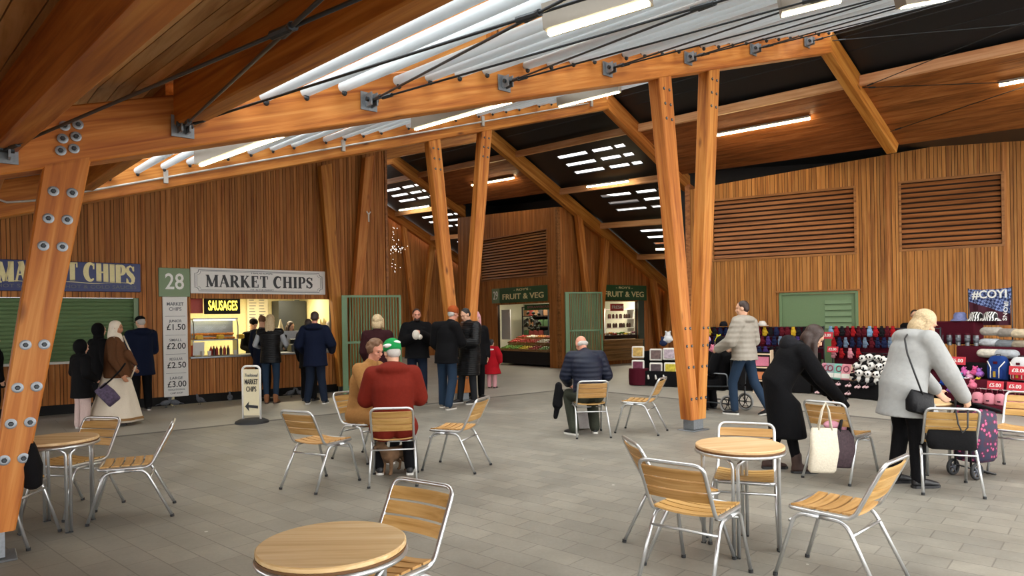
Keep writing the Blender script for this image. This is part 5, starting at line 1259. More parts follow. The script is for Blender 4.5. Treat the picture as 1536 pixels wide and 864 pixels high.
person('small child in a red coat with a white collar and pink tights', at(738, 582), (.35, .93), stand(anL=(-.1, -.0, .085), elL=(-.3, .0, 1.2), elR=(.3, 0, 1.2), haL=(-.33, .02, .98), haR=(.33, .02, .98)), H=1.14, coat=dict(mat=fab('red_child_coat', 'A3131F'), puff=.09, hem=.52, flare=.10), pants=(fab('pink_tights', 'D29AA0'), .03), shoes=(BSH, BSH, .12), hair=(HBLK, 'short'), scale_head=1.25, vis_face=False, extras=redcoat)
# --- seated pair and dog
CHP = {k: V((CH[k].location.x, CH[k].location.y, 0)) for k in (5, 7, 8)}
person('older person with curly brown hair in a tan coat seated facing the rust coat', CHP[7][:2], (.82, -.35), sit(look=ypr(-.25, .35), nek=(0, .10, 1.12), hed=(.0, .16, 1.28), che=(0, 0, .90), shL=(-.19, .06, 1.06), shR=(.19, .06, 1.06), elR=(.24, .2, .84), haR=(.08, .42, .86), elL=(-.24, .18, .84), haL=(-.08, .42, .86)), H=1.76, skin='ruddy', coat=dict(mat=fab('tan_wool_coat', '9C7142', scale=40), puff=.035, hem=.38, thigh=.6, flare=.02), pants=(BLK, .01), shoes=(BSH, WSH), hair=(HBR2, 'curly'))
person('seated person in a rust red hooded jacket and green and white knitted hat, back turned', CHP[5][:2], (-.2, .98), sit(pel=(0, .04, .56), look=ypr(.3, .3), che=(0, .04, .90), nek=(-.0, .09, 1.08), hed=(-.0, .14, 1.23), shL=(-.19, .06, 1.02), shR=(.19, .06, 1.02), elL=(-.26, .14, .78), elR=(.26, .12, .78), haL=(-.16, .32, .80), haR=(.16, .32, .76), anR=(.16, .22, .085)), H=1.84, coat=dict(mat=fab('rust_red_cloth', '6E2015', scale=30), puff=.045, bel=.02, hem=.38, thigh=.45, hood='down', flare=.03), pants=(BLK, .01), shoes=(BSH, WSH), hair=(HGRY, 'short'), hat=(fab('bright_green_knit', '1E8A48', scale=90), 'beanie', fab('white_knit', 'E4E6E0')), vis_face=False)
person('bald person in a navy padded jacket and olive trousers seated on a slatted chair', CHP[8][:2], (-.12, .99), sit(pel=(0, .03, .56), look=ypr(.25, .5), che=(0, .08, .90), nek=(0, .18, 1.07), hed=(-.03, .26, 1.19), shL=(-.19, .14, 1.02), shR=(.19, .14, 1.02), elL=(-.27, .18, .77), elR=(.29, .16, .77), haL=(-.2, .36, .66), haR=(.16, .36, .68), knL=(-.2, .34, .5), anL=(-.2, .02, .085), knR=(.12, .36, .5), anR=(.1, .10, .085), toeL=.5), H=1.84, skin='ruddy', coat=dict(mat=NAVY, puff=.045, bel=.01, hem=.44, flare=.0), pants=(OLIVE, .025), shoes=(BSH, WSH), hair=(HGRY, 'bald'), vis_face=False)
# --- right group
person('man in a pale grey padded jacket and blue jeans pushing a wheelchair', at(1118, 622), (-.55, .65), stand(look=ypr(.4, .1), che=(0, .03, 1.28), nek=(0, .05, 1.47), elL=(-.28, .06, 1.14), haL=(-.22, .32, 1.02), elR=(.28, .0, 1.14), haR=(.22, .28, 1.02), knL=(-.10, .15, .5), anL=(-.1, .12, .085), anR=(.1, -.34, .11), knR=(.1, -.10, .5), heelR=.25), H=1.86, coat=dict(mat=quilt_mat('pale_grey_padded', '9A9388', .6, 4), puff=.055, hem=.86, hood='down'), pants=(JEAN, .012), shoes=(BSH, WSH), hair=(HBRN, 'short'), vis_face=False)
wc = V((*at(1085, 616), 0)); wdir = V((-.55, .65, 0)).normalized()
person('person in a dark fur hooded coat sitting in the wheelchair', (wc.x, wc.y), (-.55, .65), sit(), H=1.62, coat=dict(mat=BLK, puff=.06, hood='up', hem=.4, thigh=.6), pants=(BLK, .03), shoes=(BSH, BSH), vis_face=False)
def bigcoat(body, kid, hp, J):
    m = MB(); m.ell((0, .02, 1.28), (.14, .09, .10)); m.limb((-.09, .12, 1.25), (-.07, .02, 1.30), .05, .06); m.limb((.09, .12, 1.25), (.07, .02, 1.30), .05, .06); kid(m, 'fur_hood', fab('black_fur', '1B1B1F', scale=25, bump=1), .016)
    for s in 'LR':
        g = MB(); hand(g, J['ha'+s], J['el'+s], 1.12, J.get('curl'+s, .7), -1 if s == 'L' else 1, J.get('palm'+s)); kid(g, 'glove', BLK, .011, 2)
person('woman with long dark hair in a long black coat bending to a chair with bags', at(1183, 706), (.92, -.12), stand(pel=(0, -.08, .93), che=(0, .04, 1.13), nek=(0, .15, 1.25), hed=(0, .26, 1.35), shL=(-.17, .11, 1.21), shR=(.17, .11, 1.21), elL=(-.2, .26, .98), haL=(-.12, .42, .78), elR=(.2, .27, .95), haR=(.10, .47, .74), hiL=(-.095, -.08, .90), hiR=(.095, -.08, .90), knL=(-.1, -.02, .5), knR=(.1, -.02, .5), anL=(-.1, -.18, .085), anR=(.1, .06, .085), look=ypr(0, .65), toeL=0, toeR=0), H=1.80, coat=dict(mat=BLK, puff=.03, hem=.34, flare=.02), pants=(BLK, .0), shoes=(BRNB, BSH, .12), hair=(HBRN, 'longer', .30), extras=bigcoat)
def handbag(body, kid, hp, J):
    pass
GREYW = fab('light_grey_wool', '9C9D9C', scale=25, var=.12)
bw_ = person('blonde woman in a loose light grey coat and black trousers leaning on a chair', at(1362, 728), (.62, .05), stand(pel=(0, -.02, .95), che=(0, .06, 1.20), nek=(0, .12, 1.35), hed=(0, .18, 1.465), shL=(-.18, .09, 1.32), shR=(.18, .09, 1.32), elL=(-.22, .22, 1.06), haL=(-.17, .40, .84), elR=(.22, .24, 1.03), haR=(.17, .42, .80), hiL=(-.095, -.03, .92), hiR=(.095, -.03, .92), look=ypr(-.3, .55), anL=(-.1, -.06, .085), anR=(.1, .03, .085), toeL=0, toeR=0, curlR=1.3), H=1.82, coat=dict(mat=GREYW, puff=.04, bel=.02, hem=.64, flare=.07, hood='down'), pants=(BLK, .012), shoes=(BSH, BSH), hair=(HBLO, 'bob'))
person('dark haired stallholder standing behind the stall at the back', V((*atd(1372, 13.85), 0))[:2], (-.4, -.9), stand(look=ypr(0, .2)), H=1.68, coat=dict(mat=BLK, puff=.03), pants=(BLK, .01), shoes=(BSH, BSH), hair=(HBRN, 'short'))
# ------------------------------------------------------------------ market stall on the right
class Sec:
    def __init__(s, a, b):
        s.o = V((a[0], a[1], 0)); d = V((b[0]-a[0], b[1]-a[1], 0)); s.L = d.length; s.x = d.normalized(); s.y = V((-s.x.y, s.x.x, 0))
        if s.y.y < 0 and s.y.x < 0: s.y = -s.y
        s.M = Matrix(((s.x.x, s.y.x, 0, s.o.x), (s.x.y, s.y.y, 0, s.o.y), (0, 0, 1, 0), (0, 0, 0, 1)))
    def at(s, px, py, y):
        d = ray(px, py); Y = (s.o.dot(s.y)+y)/d.dot(s.y); p = V((d.x*Y, Y, CAMH+d.z*Y)); return (p-s.o).dot(s.x), p.z
    def mw(s, x, y, z, rz=0, rx=0): return s.M @ Matrix.Translation((x, y, z)) @ Matrix.Rotation(rz, 4, 'Z') @ Matrix.Rotation(rx, 4, 'X')
SB = Sec((2.86, 16.45), (6.15, 14.0)); SC = Sec((6.15, 14.0), (8.75, 8.7))
MAR = fab('maroon_cloth', '4A0F1E'); BCL = fab('black_table_cloth', '0D0C0E')
def drape(sec, x0, x1, y0, y1, z1, mat, name, label, z0=.02):
    m = MB(); n = max(6, int((x1-x0)/.09)); rg = []
    for i in range(n+1):
        x = x0+(x1-x0)*i/n; w = .012*math.sin(i*1.9)+.006*math.sin(i*4.1)
        rg.append([V((x, y0+w, z0)), V((x, y0+w*.4+.01, z1-.02)), V((x, y0+.03, z1)), V((x, y1, z1)), V((x, y1, z0))])
    m.rings(rg); o = m.build(name, mat, mw=sec.M.copy(), smooth=True, angle=50); tag(o, label, 'stall'); return o
drape(SB, 0, SB.L-.05, 0, .55, .36, BCL, 'display_table', 'low black draped display table at the left end of the gift stall')
drape(SB, .05, SB.L-.05, .57, 1.0, .80, BCL, 'display_table', 'taller black draped table behind the left gift display')
drape(SC, 0.0, 2.3, 0, .50, .30, BCL, 'display_table', 'low black draped table holding baby clothes and panda toys')
drape(SC, 0.0, 2.5, .68, .95, .72, MAR, 'display_table', 'maroon draped table behind the panda toys')
drape(SC, 2.55, SC.L, .26, .51, .50, MAR, 'display_table', 'maroon draped step under the backpacks and plush toys')
drape(SC, 2.55, SC.L, 0, .25, .12, MAR, 'display_table', 'low maroon draped table holding small pink bags')
drape(SC, 2.55, SC.L, .52, .95, .74, BCL, 'display_table', 'black draped table carrying bright plush toys')
drape(SC, 2.3, SC.L, .97, 1.4, 1.02, MAR, 'display_table', 'maroon draped upper table with tumblers and cushions')
# hanging rack frames
def rack(sec, x0, x1, y, zs, label):
    root = empty('display_rack', mw=sec.mw(x0, y, 0)); tag(root, label, 'rack'); w = x1-x0
    for x in (0, w):
        m = MB(); m.tube([(x, 0, 0), (x, 0, zs[-1]+.02)], .014, 6); m.build('upright', MT['steelD'], root, smooth=True)
    for z in zs:
        m = MB(); m.tube([(0, 0, z), (w, 0, z)], .01, 6); m.build('rail', MT['steelD'], root, smooth=True)
    m = MB(); m.box((w/2, .05, (zs[0]+zs[-1])/2-.12), (w, .01, zs[-1]-zs[0]+.26)); m.build('back_cloth', MAR, root)
rack(SB, 1.5, SB.L, 1.04, (.90, 1.14, 1.36), 'hanging rack of gloves and socks at the left part of the gift stall')
rack(SC, 0, 2.25, .60, (.85, 1.10, 1.34), 'hanging rack of gloves and socks above the panda toys')
def glove_mesh(mat):
    m = MB(); m.rbox((0, 0, -.075), (.075, .016, .075), .012); m.rbox((0, 0, -.025), (.055, .018, .04), .008)
    for i in range(4): m.limb((-.027+.018*i, 0, -.11), (-.029+.0195*i, 0, -.155+.006*abs(i-1.5)), .0095, .008, 6)
    m.limb((.038, 0, -.075), (.055, 0, -.105), .010, .008, 6); m.box((0, 0, -.002), (.05, .004, .024)); return m.mesh('glove_pair', mat, True)
GC = {'red': 'A81C22', 'dark red': '5A1420', 'navy': '1C2444', 'grey blue': '6F8299', 'black': '18181C', 'pale blue': '7FA3C4', 'purple': '43306A', 'yellow': 'C9A52E', 'pink': 'CF8A96', 'light grey': 'A9A9AC'}
gm = {k: glove_mesh(fab('knit_'+k.replace(' ', '_'), c, scale=80)) for k, c in GC.items()}
def gloves(sec, y, row, px0, px1, step, py, cols, rn):
    rr = random.Random(row+int(px0)); px = px0; i = 0
    while px < px1:
        c = cols[i % len(cols)] if rr.random() < .75 else rr.choice(cols); x, z = sec.at(px, py, y)
        if -.02 < x < sec.L:
            o = bpy.data.objects.new('glove_pair', gm[c]); COL.objects.link(o); o.matrix_world = sec.mw(x, y-.03, z, rr.uniform(-.15, .15)); o.scale = (1.35, 1.35, 1.25)
            tag(o, '%s knitted gloves hanging in the %s of the gift stall rack' % (c, rn), 'gloves', '%s gloves in the %s' % (c, rn))
        px += step*rr.uniform(.92, 1.08); i += 1
R1 = ['red', 'dark red', 'red', 'pale blue', 'red', 'black', 'dark red']; R2 = ['navy', 'grey blue', 'dark red', 'red', 'navy', 'grey blue', 'black']; R3 = ['pink', 'light grey', 'pink', 'red']
gloves(SC, .6, 1, 1222, 1345, 8.6, 490, R1, 'top row'); gloves(SC, .6, 2, 1222, 1345, 9.5, 507, R2, 'middle row'); gloves(SC, .6, 3, 1226, 1300, 13, 523, R3, 'bottom row')
gloves(SB, 1.04, 4, 1064, 1216, 8.2, 491, ['yellow', 'black', 'navy', 'purple', 'dark red'], 'left top row'); gloves(SB, 1.04, 5, 1064, 1216, 9, 505, ['purple', 'navy', 'grey blue', 'black', 'dark red'], 'left middle row'); gloves(SB, 1.04, 6, 1064, 1216, 9.4, 520, ['navy', 'purple', 'pink', 'black'], 'left bottom row')
CARD = plain('pink_red_card', 'CF3A48', .5)
def card(sec, px, py, y, w, h, label, txt='£5.00'):
    x, z = sec.at(px, py, y); root = empty('price_card', mw=sec.mw(x, y-.02, z, 0, -.12)); tag(root, label, 'price card')
    m = MB(); m.rbox((0, 0, 0), (w, .008, h), .01); m.build('card', CARD, root); text('lettering', txt, h*.6, MT['whitetext'], root, (0, -.007, 0), fit=w*.7, bold=.01)
card(SC, 1241, 503, .5, .30, .14, 'pink price card in the top row of gloves', '£3.00'); card(SC, 1250, 524, .5, .26, .12, 'pink price card in the bottom row of gloves', '£2.00'); card(SC, 1437, 541, .5, .28, .14, 'pink price card above the bright plush toys')
card(SC, 1494, 578, .25, .25, .14, 'pink price card below the blue backpack'); card(SC, 1524, 580, .25, .25, .14, 'pink price card at the right edge below the white backpack'); card(SC, 1530, 556, .27, .3, .14, 'red price card pinned to the white backpack', '£8.00')
# baby clothes packs
for i, (px, c, n) in enumerate(((1222, 'D48FA2', 'pink'), (1238, '9AA5AC', 'grey'), (1251, '7CC0B0', 'mint'), (1262, 'D98E9A', 'rose'), (1276, 'E2C6A8', 'cream'))):
    x, z = SC.at(px, 571, .12); m = MB(); root = empty('baby_clothes_pack', mw=SC.mw(max(x, .1), .25, .30, .1, -.22)); tag(root, '%s boxed set of baby clothes beside the panda toys' % n, 'clothes pack')
    m.rbox((0, 0, .17), (.235, .05, .33), .02); m.build('box', plain(n+'_pack', c, .6, var=.1, scale=25), root)
    m = MB(); m.tube([(math.cos(a*PI/10)*.055, -.03, .23+math.sin(a*PI/10)*.055) for a in range(20)], .012, 5, closed=True); m.build('printed_ring', fab('dusty_rose_%s' % n, '8A4A5A'), root)
    m = MB(); m.box((0, -.028, .09), (.18, .004, .09)); m.build('printed_panel', MT['whitep'], root)
# panda toys
panda = empty('panda_toy'); m = MB(); m.ell((0, 0, .07), (.06, .05, .075)); m.ell((0, -.01, .175), (.075, .065, .062)); m.build('body', fab('white_plush', 'E8E6E1', scale=40), panda, remesh=.007, sm=1)
m = MB(); [m.ell((.052*s, -.0, .228), .024, seg=8, rg=6) for s in (-1, 1)]; [m.ell((.028*s, -.068, .182), (.017, .01, .02), seg=8, rg=6) for s in (-1, 1)]; m.ell((0, -.078, .165), .009, seg=6, rg=4)
for s in (-1, 1): m.limb((.05*s, -.01, .11), (.085*s, -.06, .07), .026, .022, 8); m.limb((.035*s, -.02, .03), (.055*s, -.09, .02), .028, .028, 8)
o = m.build('black_markings', fab('black_plush', '131315', scale=40), panda, smooth=True); o['kind'] = 'stuff'
tag(panda, 'black and white toy panda heaped on the low stall table', 'soft toy', 'panda toys on the stall')
rr = random.Random(12); first = True
for px, py, y in ((1295, 551, .42), (1305, 549, .45), (1318, 551, .44), (1327, 553, .42), (1287, 562, .28), (1298, 566, .22), (1309, 562, .26), (1320, 564, .24), (1331, 562, .28), (1290, 573, .1), (1303, 575, .08), (1316, 576, .08), (1328, 574, .1)):
    x, z = SC.at(px, py, y); o = panda if first else dup(panda); first = False; o.matrix_world = SC.mw(x, y, z-.03, rr.uniform(-.6, .6)) @ Matrix.Diagonal((1.15, 1.15, 1.15, 1))
for i, (px, py) in enumerate(((1232, 575), (1242, 575), (1259, 576), (1275, 578), (1289, 580), (1301, 580), (1229, 588), (1240, 588), (1258, 589), (1274, 590))):
    x, z = SC.at(px, py, 0)
    if i == 0:
        m = MB(); m.limb((-.03, -.03, 0), (-.03, -.075, -.01), .022, .020, 8); m.limb((.03, -.03, 0), (.03, -.075, -.01), .022, .020, 8); m.tube([(-.03, -.03, .015), (0, -.012, .06), (.03, -.03, .015)], .003, 4); sh0 = m.build('baby_shoes', fab('pale_pink_felt', 'D8B4B8'), smooth=True); tag(sh0, 'tiny pale pink baby shoes hanging on the front of the black stall cloth', 'shoes', 'baby shoes on the stall front'); o = sh0
    else: o = dup(sh0)
    o.matrix_world = SC.mw(max(x, .05), 0, z)
# framed gift sets, left end
gb = None
for i, (px, py, c, n) in enumerate(((957, 528, 'C9A25A', 'golden floral'), (984, 532, '6E5A58', 'dark brown'), (1004, 531, 'B9A9B4', 'pale mauve'), (957, 549, '6B2A44', 'wine red'), (984, 553, '54464A', 'grey brown'), (1006, 553, 'C8B43A', 'black and yellow'))):
    y = .35 if i < 3 else .1; x, z = SB.at(px, py, y); root = empty('gift_set', mw=SB.mw(x, y, z, .2, -.1)); tag(root, '%s boxed gift set at the left end of the gift stall, %s row' % (n, 'upper' if i < 3 else 'lower'), 'gift box')
    m = MB(); m.rbox((0, 0, 0), (.31, .05, .29), .02); m.build('box', MT['whitep'], root); m = MB(); m.rbox((0, -.02, 0), (.25, .03, .22), .02); m.build('window_picture', plain(n.replace(' ', '_')+'_print', c, .4, var=.8, scale=18), root)
m = MB(); x, z = SB.at(948, 566, -.05); m.lathe([(0, .02), (.24, .02), (.25, .2), (.24, .40), (0, .42)], seg=20); o = m.build('round_stool', MAR, mw=SB.mw(x+.1, .12, 0), smooth=True, angle=40); tag(o, 'round maroon draped stool at the left end of the gift stall', 'stool')
for i, px in enumerate((962, 973, 984, 996)):
    x, z = SB.at(px, 563, 0); m = MB(); m.limb((0, -.02, 0), (.015, -.03, -.07), .018, .026, 8); o = m.build('soft_keyring', fab('white_felt_%d' % i, 'DAD6D0'), mw=SB.mw(x, -.01, z), smooth=True); tag(o, 'small white hanging toy on the front of the left display', 'keyring', 'white hanging toys on the left display')
# plush and balls
def ball(sec, px, py, y, r, c, n, lab, grp=None):
    x, z = sec.at(px, py, y); m = MB(); rr = random.Random(int(px*7+py)); m.ell((0, 0, 0), r, seg=14, rg=9)
    m.ell((0, -.02, r*.95), r*.62, seg=10, rg=7); [m.ell((s*r*.45, 0, r*1.5), r*.22, seg=8, rg=5) for s in (-1, 1)]; [m.ell((s*r*.75, -r*.55, -r*.2), r*.33, seg=8, rg=5) for s in (-1, 1)]
    o = m.build('plush_toy', fab('plush_%s_%d' % (n.replace(' ', '_'), int(px)), c, scale=50), mw=sec.mw(x, y, z, rr.uniform(-.5, .5)), smooth=True); tag(o, lab, 'soft toy', grp); return o
for px, py, c, n in ((1412,557,'3F8F7A','teal'),(1424,553,'2E9C74','green'),(1434,560,'1F4FA0','blue'),(1416,572,'1D3F96','deep blue'),(1428,570,'2459B0','royal blue'),(1440,567,'43A0B0','turquoise'),(1447,558,'C85FA0','magenta'),(1455,564,'E0A0C0','pale pink'),(1463,557,'D85A90','hot pink'),(1470,560,'B070C8','lilac'),(1450,574,'E8E4E8','white'),(1459,577,'D4708A','rose'),(1468,574,'D8C33A','yellow'),(1427,583,'8A4FB4','purple'),(1438,583,'A45AC8','violet'),(1446,588,'7FC0A8','mint')):
    ball(SC, px, py+1, .44 if py < 565 else (.36 if py < 575 else .19), .062, c, n, '%s plush toy in the bright heap between the blonde woman and the blue backpack' % n)
ball(SB, 1061, 509, .7, .08, 'C9A0C4', 'pale lilac', 'pale lilac toy beside the big column'); ball(SB, 1078, 510, .7, .08, 'D6D23C', 'lime yellow', 'lime yellow toy on the stall left of the man in the grey jacket'); ball(SB, 1069, 524, .6, .07, 'D07A90', 'dusty pink', 'dusty pink toy low beside the big column'); ball(SB, 1002, 508, .5, .11, 'D9DADD', 'white', 'white and navy plush toy on top of the gift sets'); ball(SB, 995, 514, .45, .09, '232B48', 'navy', 'navy plush toy on top of the gift sets')
# tumblers
tum = empty('steel_tumbler'); m = MB(); m.lathe([(0, 0), (.036, 0), (.045, .19), (0, .19)], seg=16); m.build('cup', MT['steel'], tum, smooth=True, angle=40); m = MB(); m.lathe([(0, .19), (.047, .19), (.047, .215), (0, .22)], seg=16); m.build('lid', MAR, tum, smooth=True, angle=40); m = MB(); m.lathe([(.0415, .06), (.0435, .06), (.0455, .14), (.044, .14)], seg=16); m.build('band', MT['inkgrey'], tum, smooth=True)
tag(tum, 'steel tumbler with a maroon lid standing in a row on the maroon stall table', 'tumbler', 'tumblers on the maroon table')
for i, px in enumerate((1397, 1411, 1424, 1437, 1451, 1464)):
    x, z = SC.at(px, 528, 1.02); o = tum if i == 0 else dup(tum); o.matrix_world = SC.mw(x, 1.03, 1.025)
x0, z0 = SC.at(1398, 490, 1.35); x1, _ = SC.at(1470, 490, 1.35)
m = MB(); m.rbox(((x0+x1)/2, 1.33, 1.25), (x1-x0, .3, .42), .02); o = m.build('display_plinth', MAR, mw=SC.M.copy()); tag(o, 'maroon cloth covered plinth behind the tumblers', 'plinth'); ztop = 1.46
# hats
def hat_(px, py, c, label, zebra=False):
    x, z = SC.at(px, py, 1.3); m = MB(); m.lathe([(0, .13), (.07, .125), (.10, .09), (.105, .02), (.16, -.03), (.155, -.035), (.09, .0), (0, 0)], seg=22)
    mt_ = plain('hat_%d' % px, c, .8, var=.5, scale=25)
    if zebra:
        nt = mt_.node_tree; b = nt.nodes['Principled BSDF']; w_ = nt.nodes.new('ShaderNodeTexWave'); w_.inputs['Scale'].default_value = 9; w_.inputs['Distortion'].default_value = 9; tc = nt.nodes.new('ShaderNodeTexCoord'); cr = nt.nodes.new('ShaderNodeValToRGB'); cr.color_ramp.interpolation = 'CONSTANT'; cr.color_ramp.elements[1].position = .5; cr.color_ramp.elements[0].color = (.01,.01,.01,1); cr.color_ramp.elements[1].color = (.8,.8,.78,1)
        nt.links.new(tc.outputs['Object'], w_.inputs['Vector']); nt.links.new(w_.outputs['Fac'], cr.inputs[0]); nt.links.new(cr.outputs[0], b.inputs['Base Color'])
    o = m.build('bucket_hat', mt_, mw=SC.mw(x, 1.3, 1.50), smooth=True, angle=60); tag(o, label, 'hat')
hat_(1440, 482, '6C74A0', 'blue patterned bucket hat on the maroon plinth'); hat_(1464, 480, 'CCCCCC', 'zebra striped bucket hat left of the other on the plinth', True); hat_(1486, 480, 'CCCCCC', 'zebra striped bucket hat at the right end of the plinth', True)
for i, px in enumerate((1085, 1100, 1115, 1143)):
    x, z = SB.at(px, 489, .98); m = MB(); m.lathe([(0, .12), (.06, .11), (.09, .06), (.095, 0), (0, 0)], seg=16); m.ell((0, -.1, .01), (.06, .07, .01)); o = m.build('cap', [fab('cap_a', '1A1A20'), fab('cap_b', '201A2C'), fab('cap_c', '14161C'), fab('cap_d', 'D8D2CC')][i], mw=SB.mw(x, 1.0, 1.39, .4*i), smooth=True); tag(o, ['dark cap on the left rack nearest the column', 'dark purple cap on the left rack', 'black cap on the left rack behind the grey jacket', 'white cap at the right end of the left rack'][i], 'cap')
# flag
x0, zt = SC.at(1447, 434, 1.35); x1, zz = SC.at(1513, 488, 1.35); w_, h_ = x1-x0, zt-zz
root = empty('football_flag', mw=SC.mw((x0+x1)/2, 1.45, (zt+zz)/2)); tag(root, 'maroon and blue checked football flag with white lettering hung above the stall', 'flag')
m = MB(); rg = []
for i in range(13):
    x = -w_/2+w_*i/12; rg.append([V((x, .012*math.sin(i*1.1), h_/2-.02*math.sin(i*PI/12))), V((x*(.97), .03*math.sin(i*1.3+.5), 0)), V((x*.94, .04*math.sin(i*1.2+1), -h_/2))])
vs = [p for g in rg for p in g]; m.add(vs, [(3*i+k, 3*i+3+k, 3*i+4+k, 3*i+1+k) for i in range(12) for k in range(2)])
fm = plain('flag_cloth', '4A1430', .8); nt = fm.node_tree; b = nt.nodes['Principled BSDF']; ck = nt.nodes.new('ShaderNodeTexChecker'); ck.inputs['Scale'].default_value = 26; ck.inputs['Color1'].default_value = lin('26305E'); ck.inputs['Color2'].default_value = lin('7C8FC0'); tc = nt.nodes.new('ShaderNodeTexCoord')
mp = nt.nodes.new('ShaderNodeMapping'); mp.inputs['Rotation'].default_value = (0, .4, 0); gr = nt.nodes.new('ShaderNodeSeparateXYZ'); mh = nt.nodes.new('ShaderNodeMath'); mh.operation = 'MULTIPLY_ADD'; mh.inputs[1].default_value = .35; gt = nt.nodes.new('ShaderNodeMath'); gt.operation = 'GREATER_THAN'; gt.inputs[1].default_value = -.02
mx = nt.nodes.new('ShaderNodeMix'); mx.data_type = 'RGBA'; L = nt.links.new; L(tc.outputs['Object'], mp.inputs[0]); L(mp.outputs[0], ck.inputs['Vector']); L(tc.outputs['Object'], gr.inputs[0]); L(gr.outputs['X'], mh.inputs[0]); L(gr.outputs['Z'], mh.inputs[2]); L(mh.outputs[0], gt.inputs[0]); L(gt.outputs[0], mx.inputs[0]); mx.inputs[6].default_value = lin('461026'); L(ck.outputs['Color'], mx.inputs[7]); L(mx.outputs[2], b.inputs['Base Color'])
m.build('cloth', fm, root)
text('lettering', '#COYI', h_*.30, MT['whitetext'], root, (.03, -.05, h_*.33), fit=w_*.8, bold=.02)
t_ = text('lettering', 'IRONS', h_*.14, MT['whitetext'], root, (w_*.40, -.06, -h_*.12), fit=h_*.5, bold=.01); t_.rotation_euler = (0, PI/2+.1, 0)
for sx_ in (-1, 1):
    m = MB(); m.tube([(w_/2*sx_, .01, -h_/2-.55), (w_/2*sx_, .01, h_/2+.02)], .01, 6); m.build('pole', MT['steelD'], root, smooth=True)
# cushions and blanket packs
cc = [(1488, 497, 'A9A39A', 'grey brown fleece roll at the top of the cushion stack'), (1512, 499, '8F8880', 'dark striped fleece pack at the top right of the cushion stack'), (1534, 500, 'C9B99C', 'beige fleece roll at the right edge of the cushion stack'), (1486, 514, 'B8BDC2', 'pale grey packed cushion in the middle of the stack'), (1510, 516, '6E7378', 'dark grey patterned blanket pack in the middle of the stack'), (1534, 517, '9C907C', 'taupe blanket pack at the right edge of the stack'), (1484, 530, 'CFC8BA', 'cream packed blanket at the bottom left of the stack'), (1510, 531, 'A7ABB0', 'grey packed blanket at the bottom right of the stack')]
for i, (px, py, c, lab) in enumerate(cc):
    yy = 1.12 if py < 525 else .86; x, z = SC.at(px, py, yy); m = MB(); m.ell((-.10, 0, 0), (.09, .12, .078), seg=14); m.ell((.10, 0, 0), (.09, .12, .078), seg=14); m.rbox((0, 0, 0), (.24, .23, .145), .04)
    o = m.build('blanket_pack', plain('blanket_%d' % i, c, .9, var=.45, scale=22, bump=.5), mw=SC.mw(x, yy, z, rr.uniform(-.15, .15)), remesh=.014, sm=3); tag(o, lab, 'blanket')
# backpacks
def backpack(px0, px1, py0, py1, y, c, c2, label):
    xa_, zt = SC.at(px0, py0, y); xb_, zb_ = SC.at(px1, py1, y); w = xb_-xa_; h = zt-zb_; root = empty('backpack', mw=SC.mw((xa_+xb_)/2, y, zb_)); tag(root, label, 'backpack')
    m = MB(); m.rings([[V((w/2*sx*math.copysign(abs(math.cos(2*PI*i/20))**.6, math.cos(2*PI*i/20)), .09*sy*math.copysign(abs(math.sin(2*PI*i/20))**.7, math.sin(2*PI*i/20)), z*h)) for i in range(20)] for z, sx, sy in ((0, .8, .6), (.06, .98, 1), (.5, 1, 1), (.8, .92, .9), (.95, .7, .7), (1, .4, .35))]); m.build('body', fab('pack_'+c, c), root, smooth=True)
    m = MB(); m.rings([[V((w*.36*s*math.cos(2*PI*i/16), -.09-.03*s2*max(0, 1)+.02*math.sin(2*PI*i/16)*0-.0, z*h+.0)) if False else V((w*.36*s*math.cos(2*PI*i/16), -.075+.045*s2*math.sin(2*PI*i/16), z*h)) for i in range(16)] for z, s, s2 in ((.04, .9, .8), (.08, 1, 1), (.38, 1, 1), (.45, .8, .6))]); m.build('front_pocket', fab('pocket_'+c2, c2), root, smooth=True)
    for s in (-1, 1):
        m = MB(); m.tube([(w*.42*s, -.07, .78*h), (w*.2*s, -.105, .52*h), (w*.2*s, -.115, .1*h)], .009, 6); m.build('piping', MT['whitep'], root, smooth=True)
    m = MB(); m.tube([(-.04, 0, h*.97), (-.03, 0, h*1.05), (.03, 0, h*1.05), (.04, 0, h*.97)], .008, 6); m.build('handle', MT['ink'], root, smooth=True)
    m = MB(); m.rbox((0, -.092, .72*h), (w*.2, .01, h*.1), .004); m.build('badge', MAR, root); m = MB(); m.box((0, -.125, .25*h), (w*.12, .006, h*.24)); m.build('emblem', fab('gold_emblem', 'B39436'), root)
backpack(1482, 1514, 533, 571, .40, '1E3A78', '1A3370', 'royal blue school backpack with white piping on the stall')
backpack(1516, 1548, 535, 572, .40, 'D9DADC', 'B92A3A', 'white and red backpack beside the blue one at the right edge')
# pink bags
bagp = empty('mini_handbag'); m = MB(); m.rings([[V((w*math.cos(2*PI*i/16), d*math.sin(2*PI*i/16), z)) for i in range(16)] for z, w, d in ((0, .07, .04), (.02, .09, .05), (.12, .095, .05), (.17, .07, .04), (.185, .03, .02))]); m.build('body', fab('pink_leatherette', 'D58A98', .5), bagp, smooth=True)
m = MB(); m.tube([(-.05, 0, .15), (-.045, 0, .23), (0, 0, .26), (.045, 0, .23), (.05, 0, .15)], .007, 6); m.build('handle', fab('dark_pink', '7A3546'), bagp, smooth=True); m = MB(); m.rbox((0, -.052, .06), (.05, .01, .025), .004); m.build('patch', fab('dark_patch', '4A2430'), bagp)
tag(bagp, 'small pink handbag in the row on the low maroon table', 'bag', 'small pink handbags in a row')
for i, px in enumerate((1466, 1483, 1500, 1517, 1533)):
    x, z = SC.at(px, 610, .1); o = bagp if i == 0 else dup(bagp); o.matrix_world = SC.mw(x, .12, .125) @ Matrix.Diagonal((1.0, 1.0, 1.0, 1))
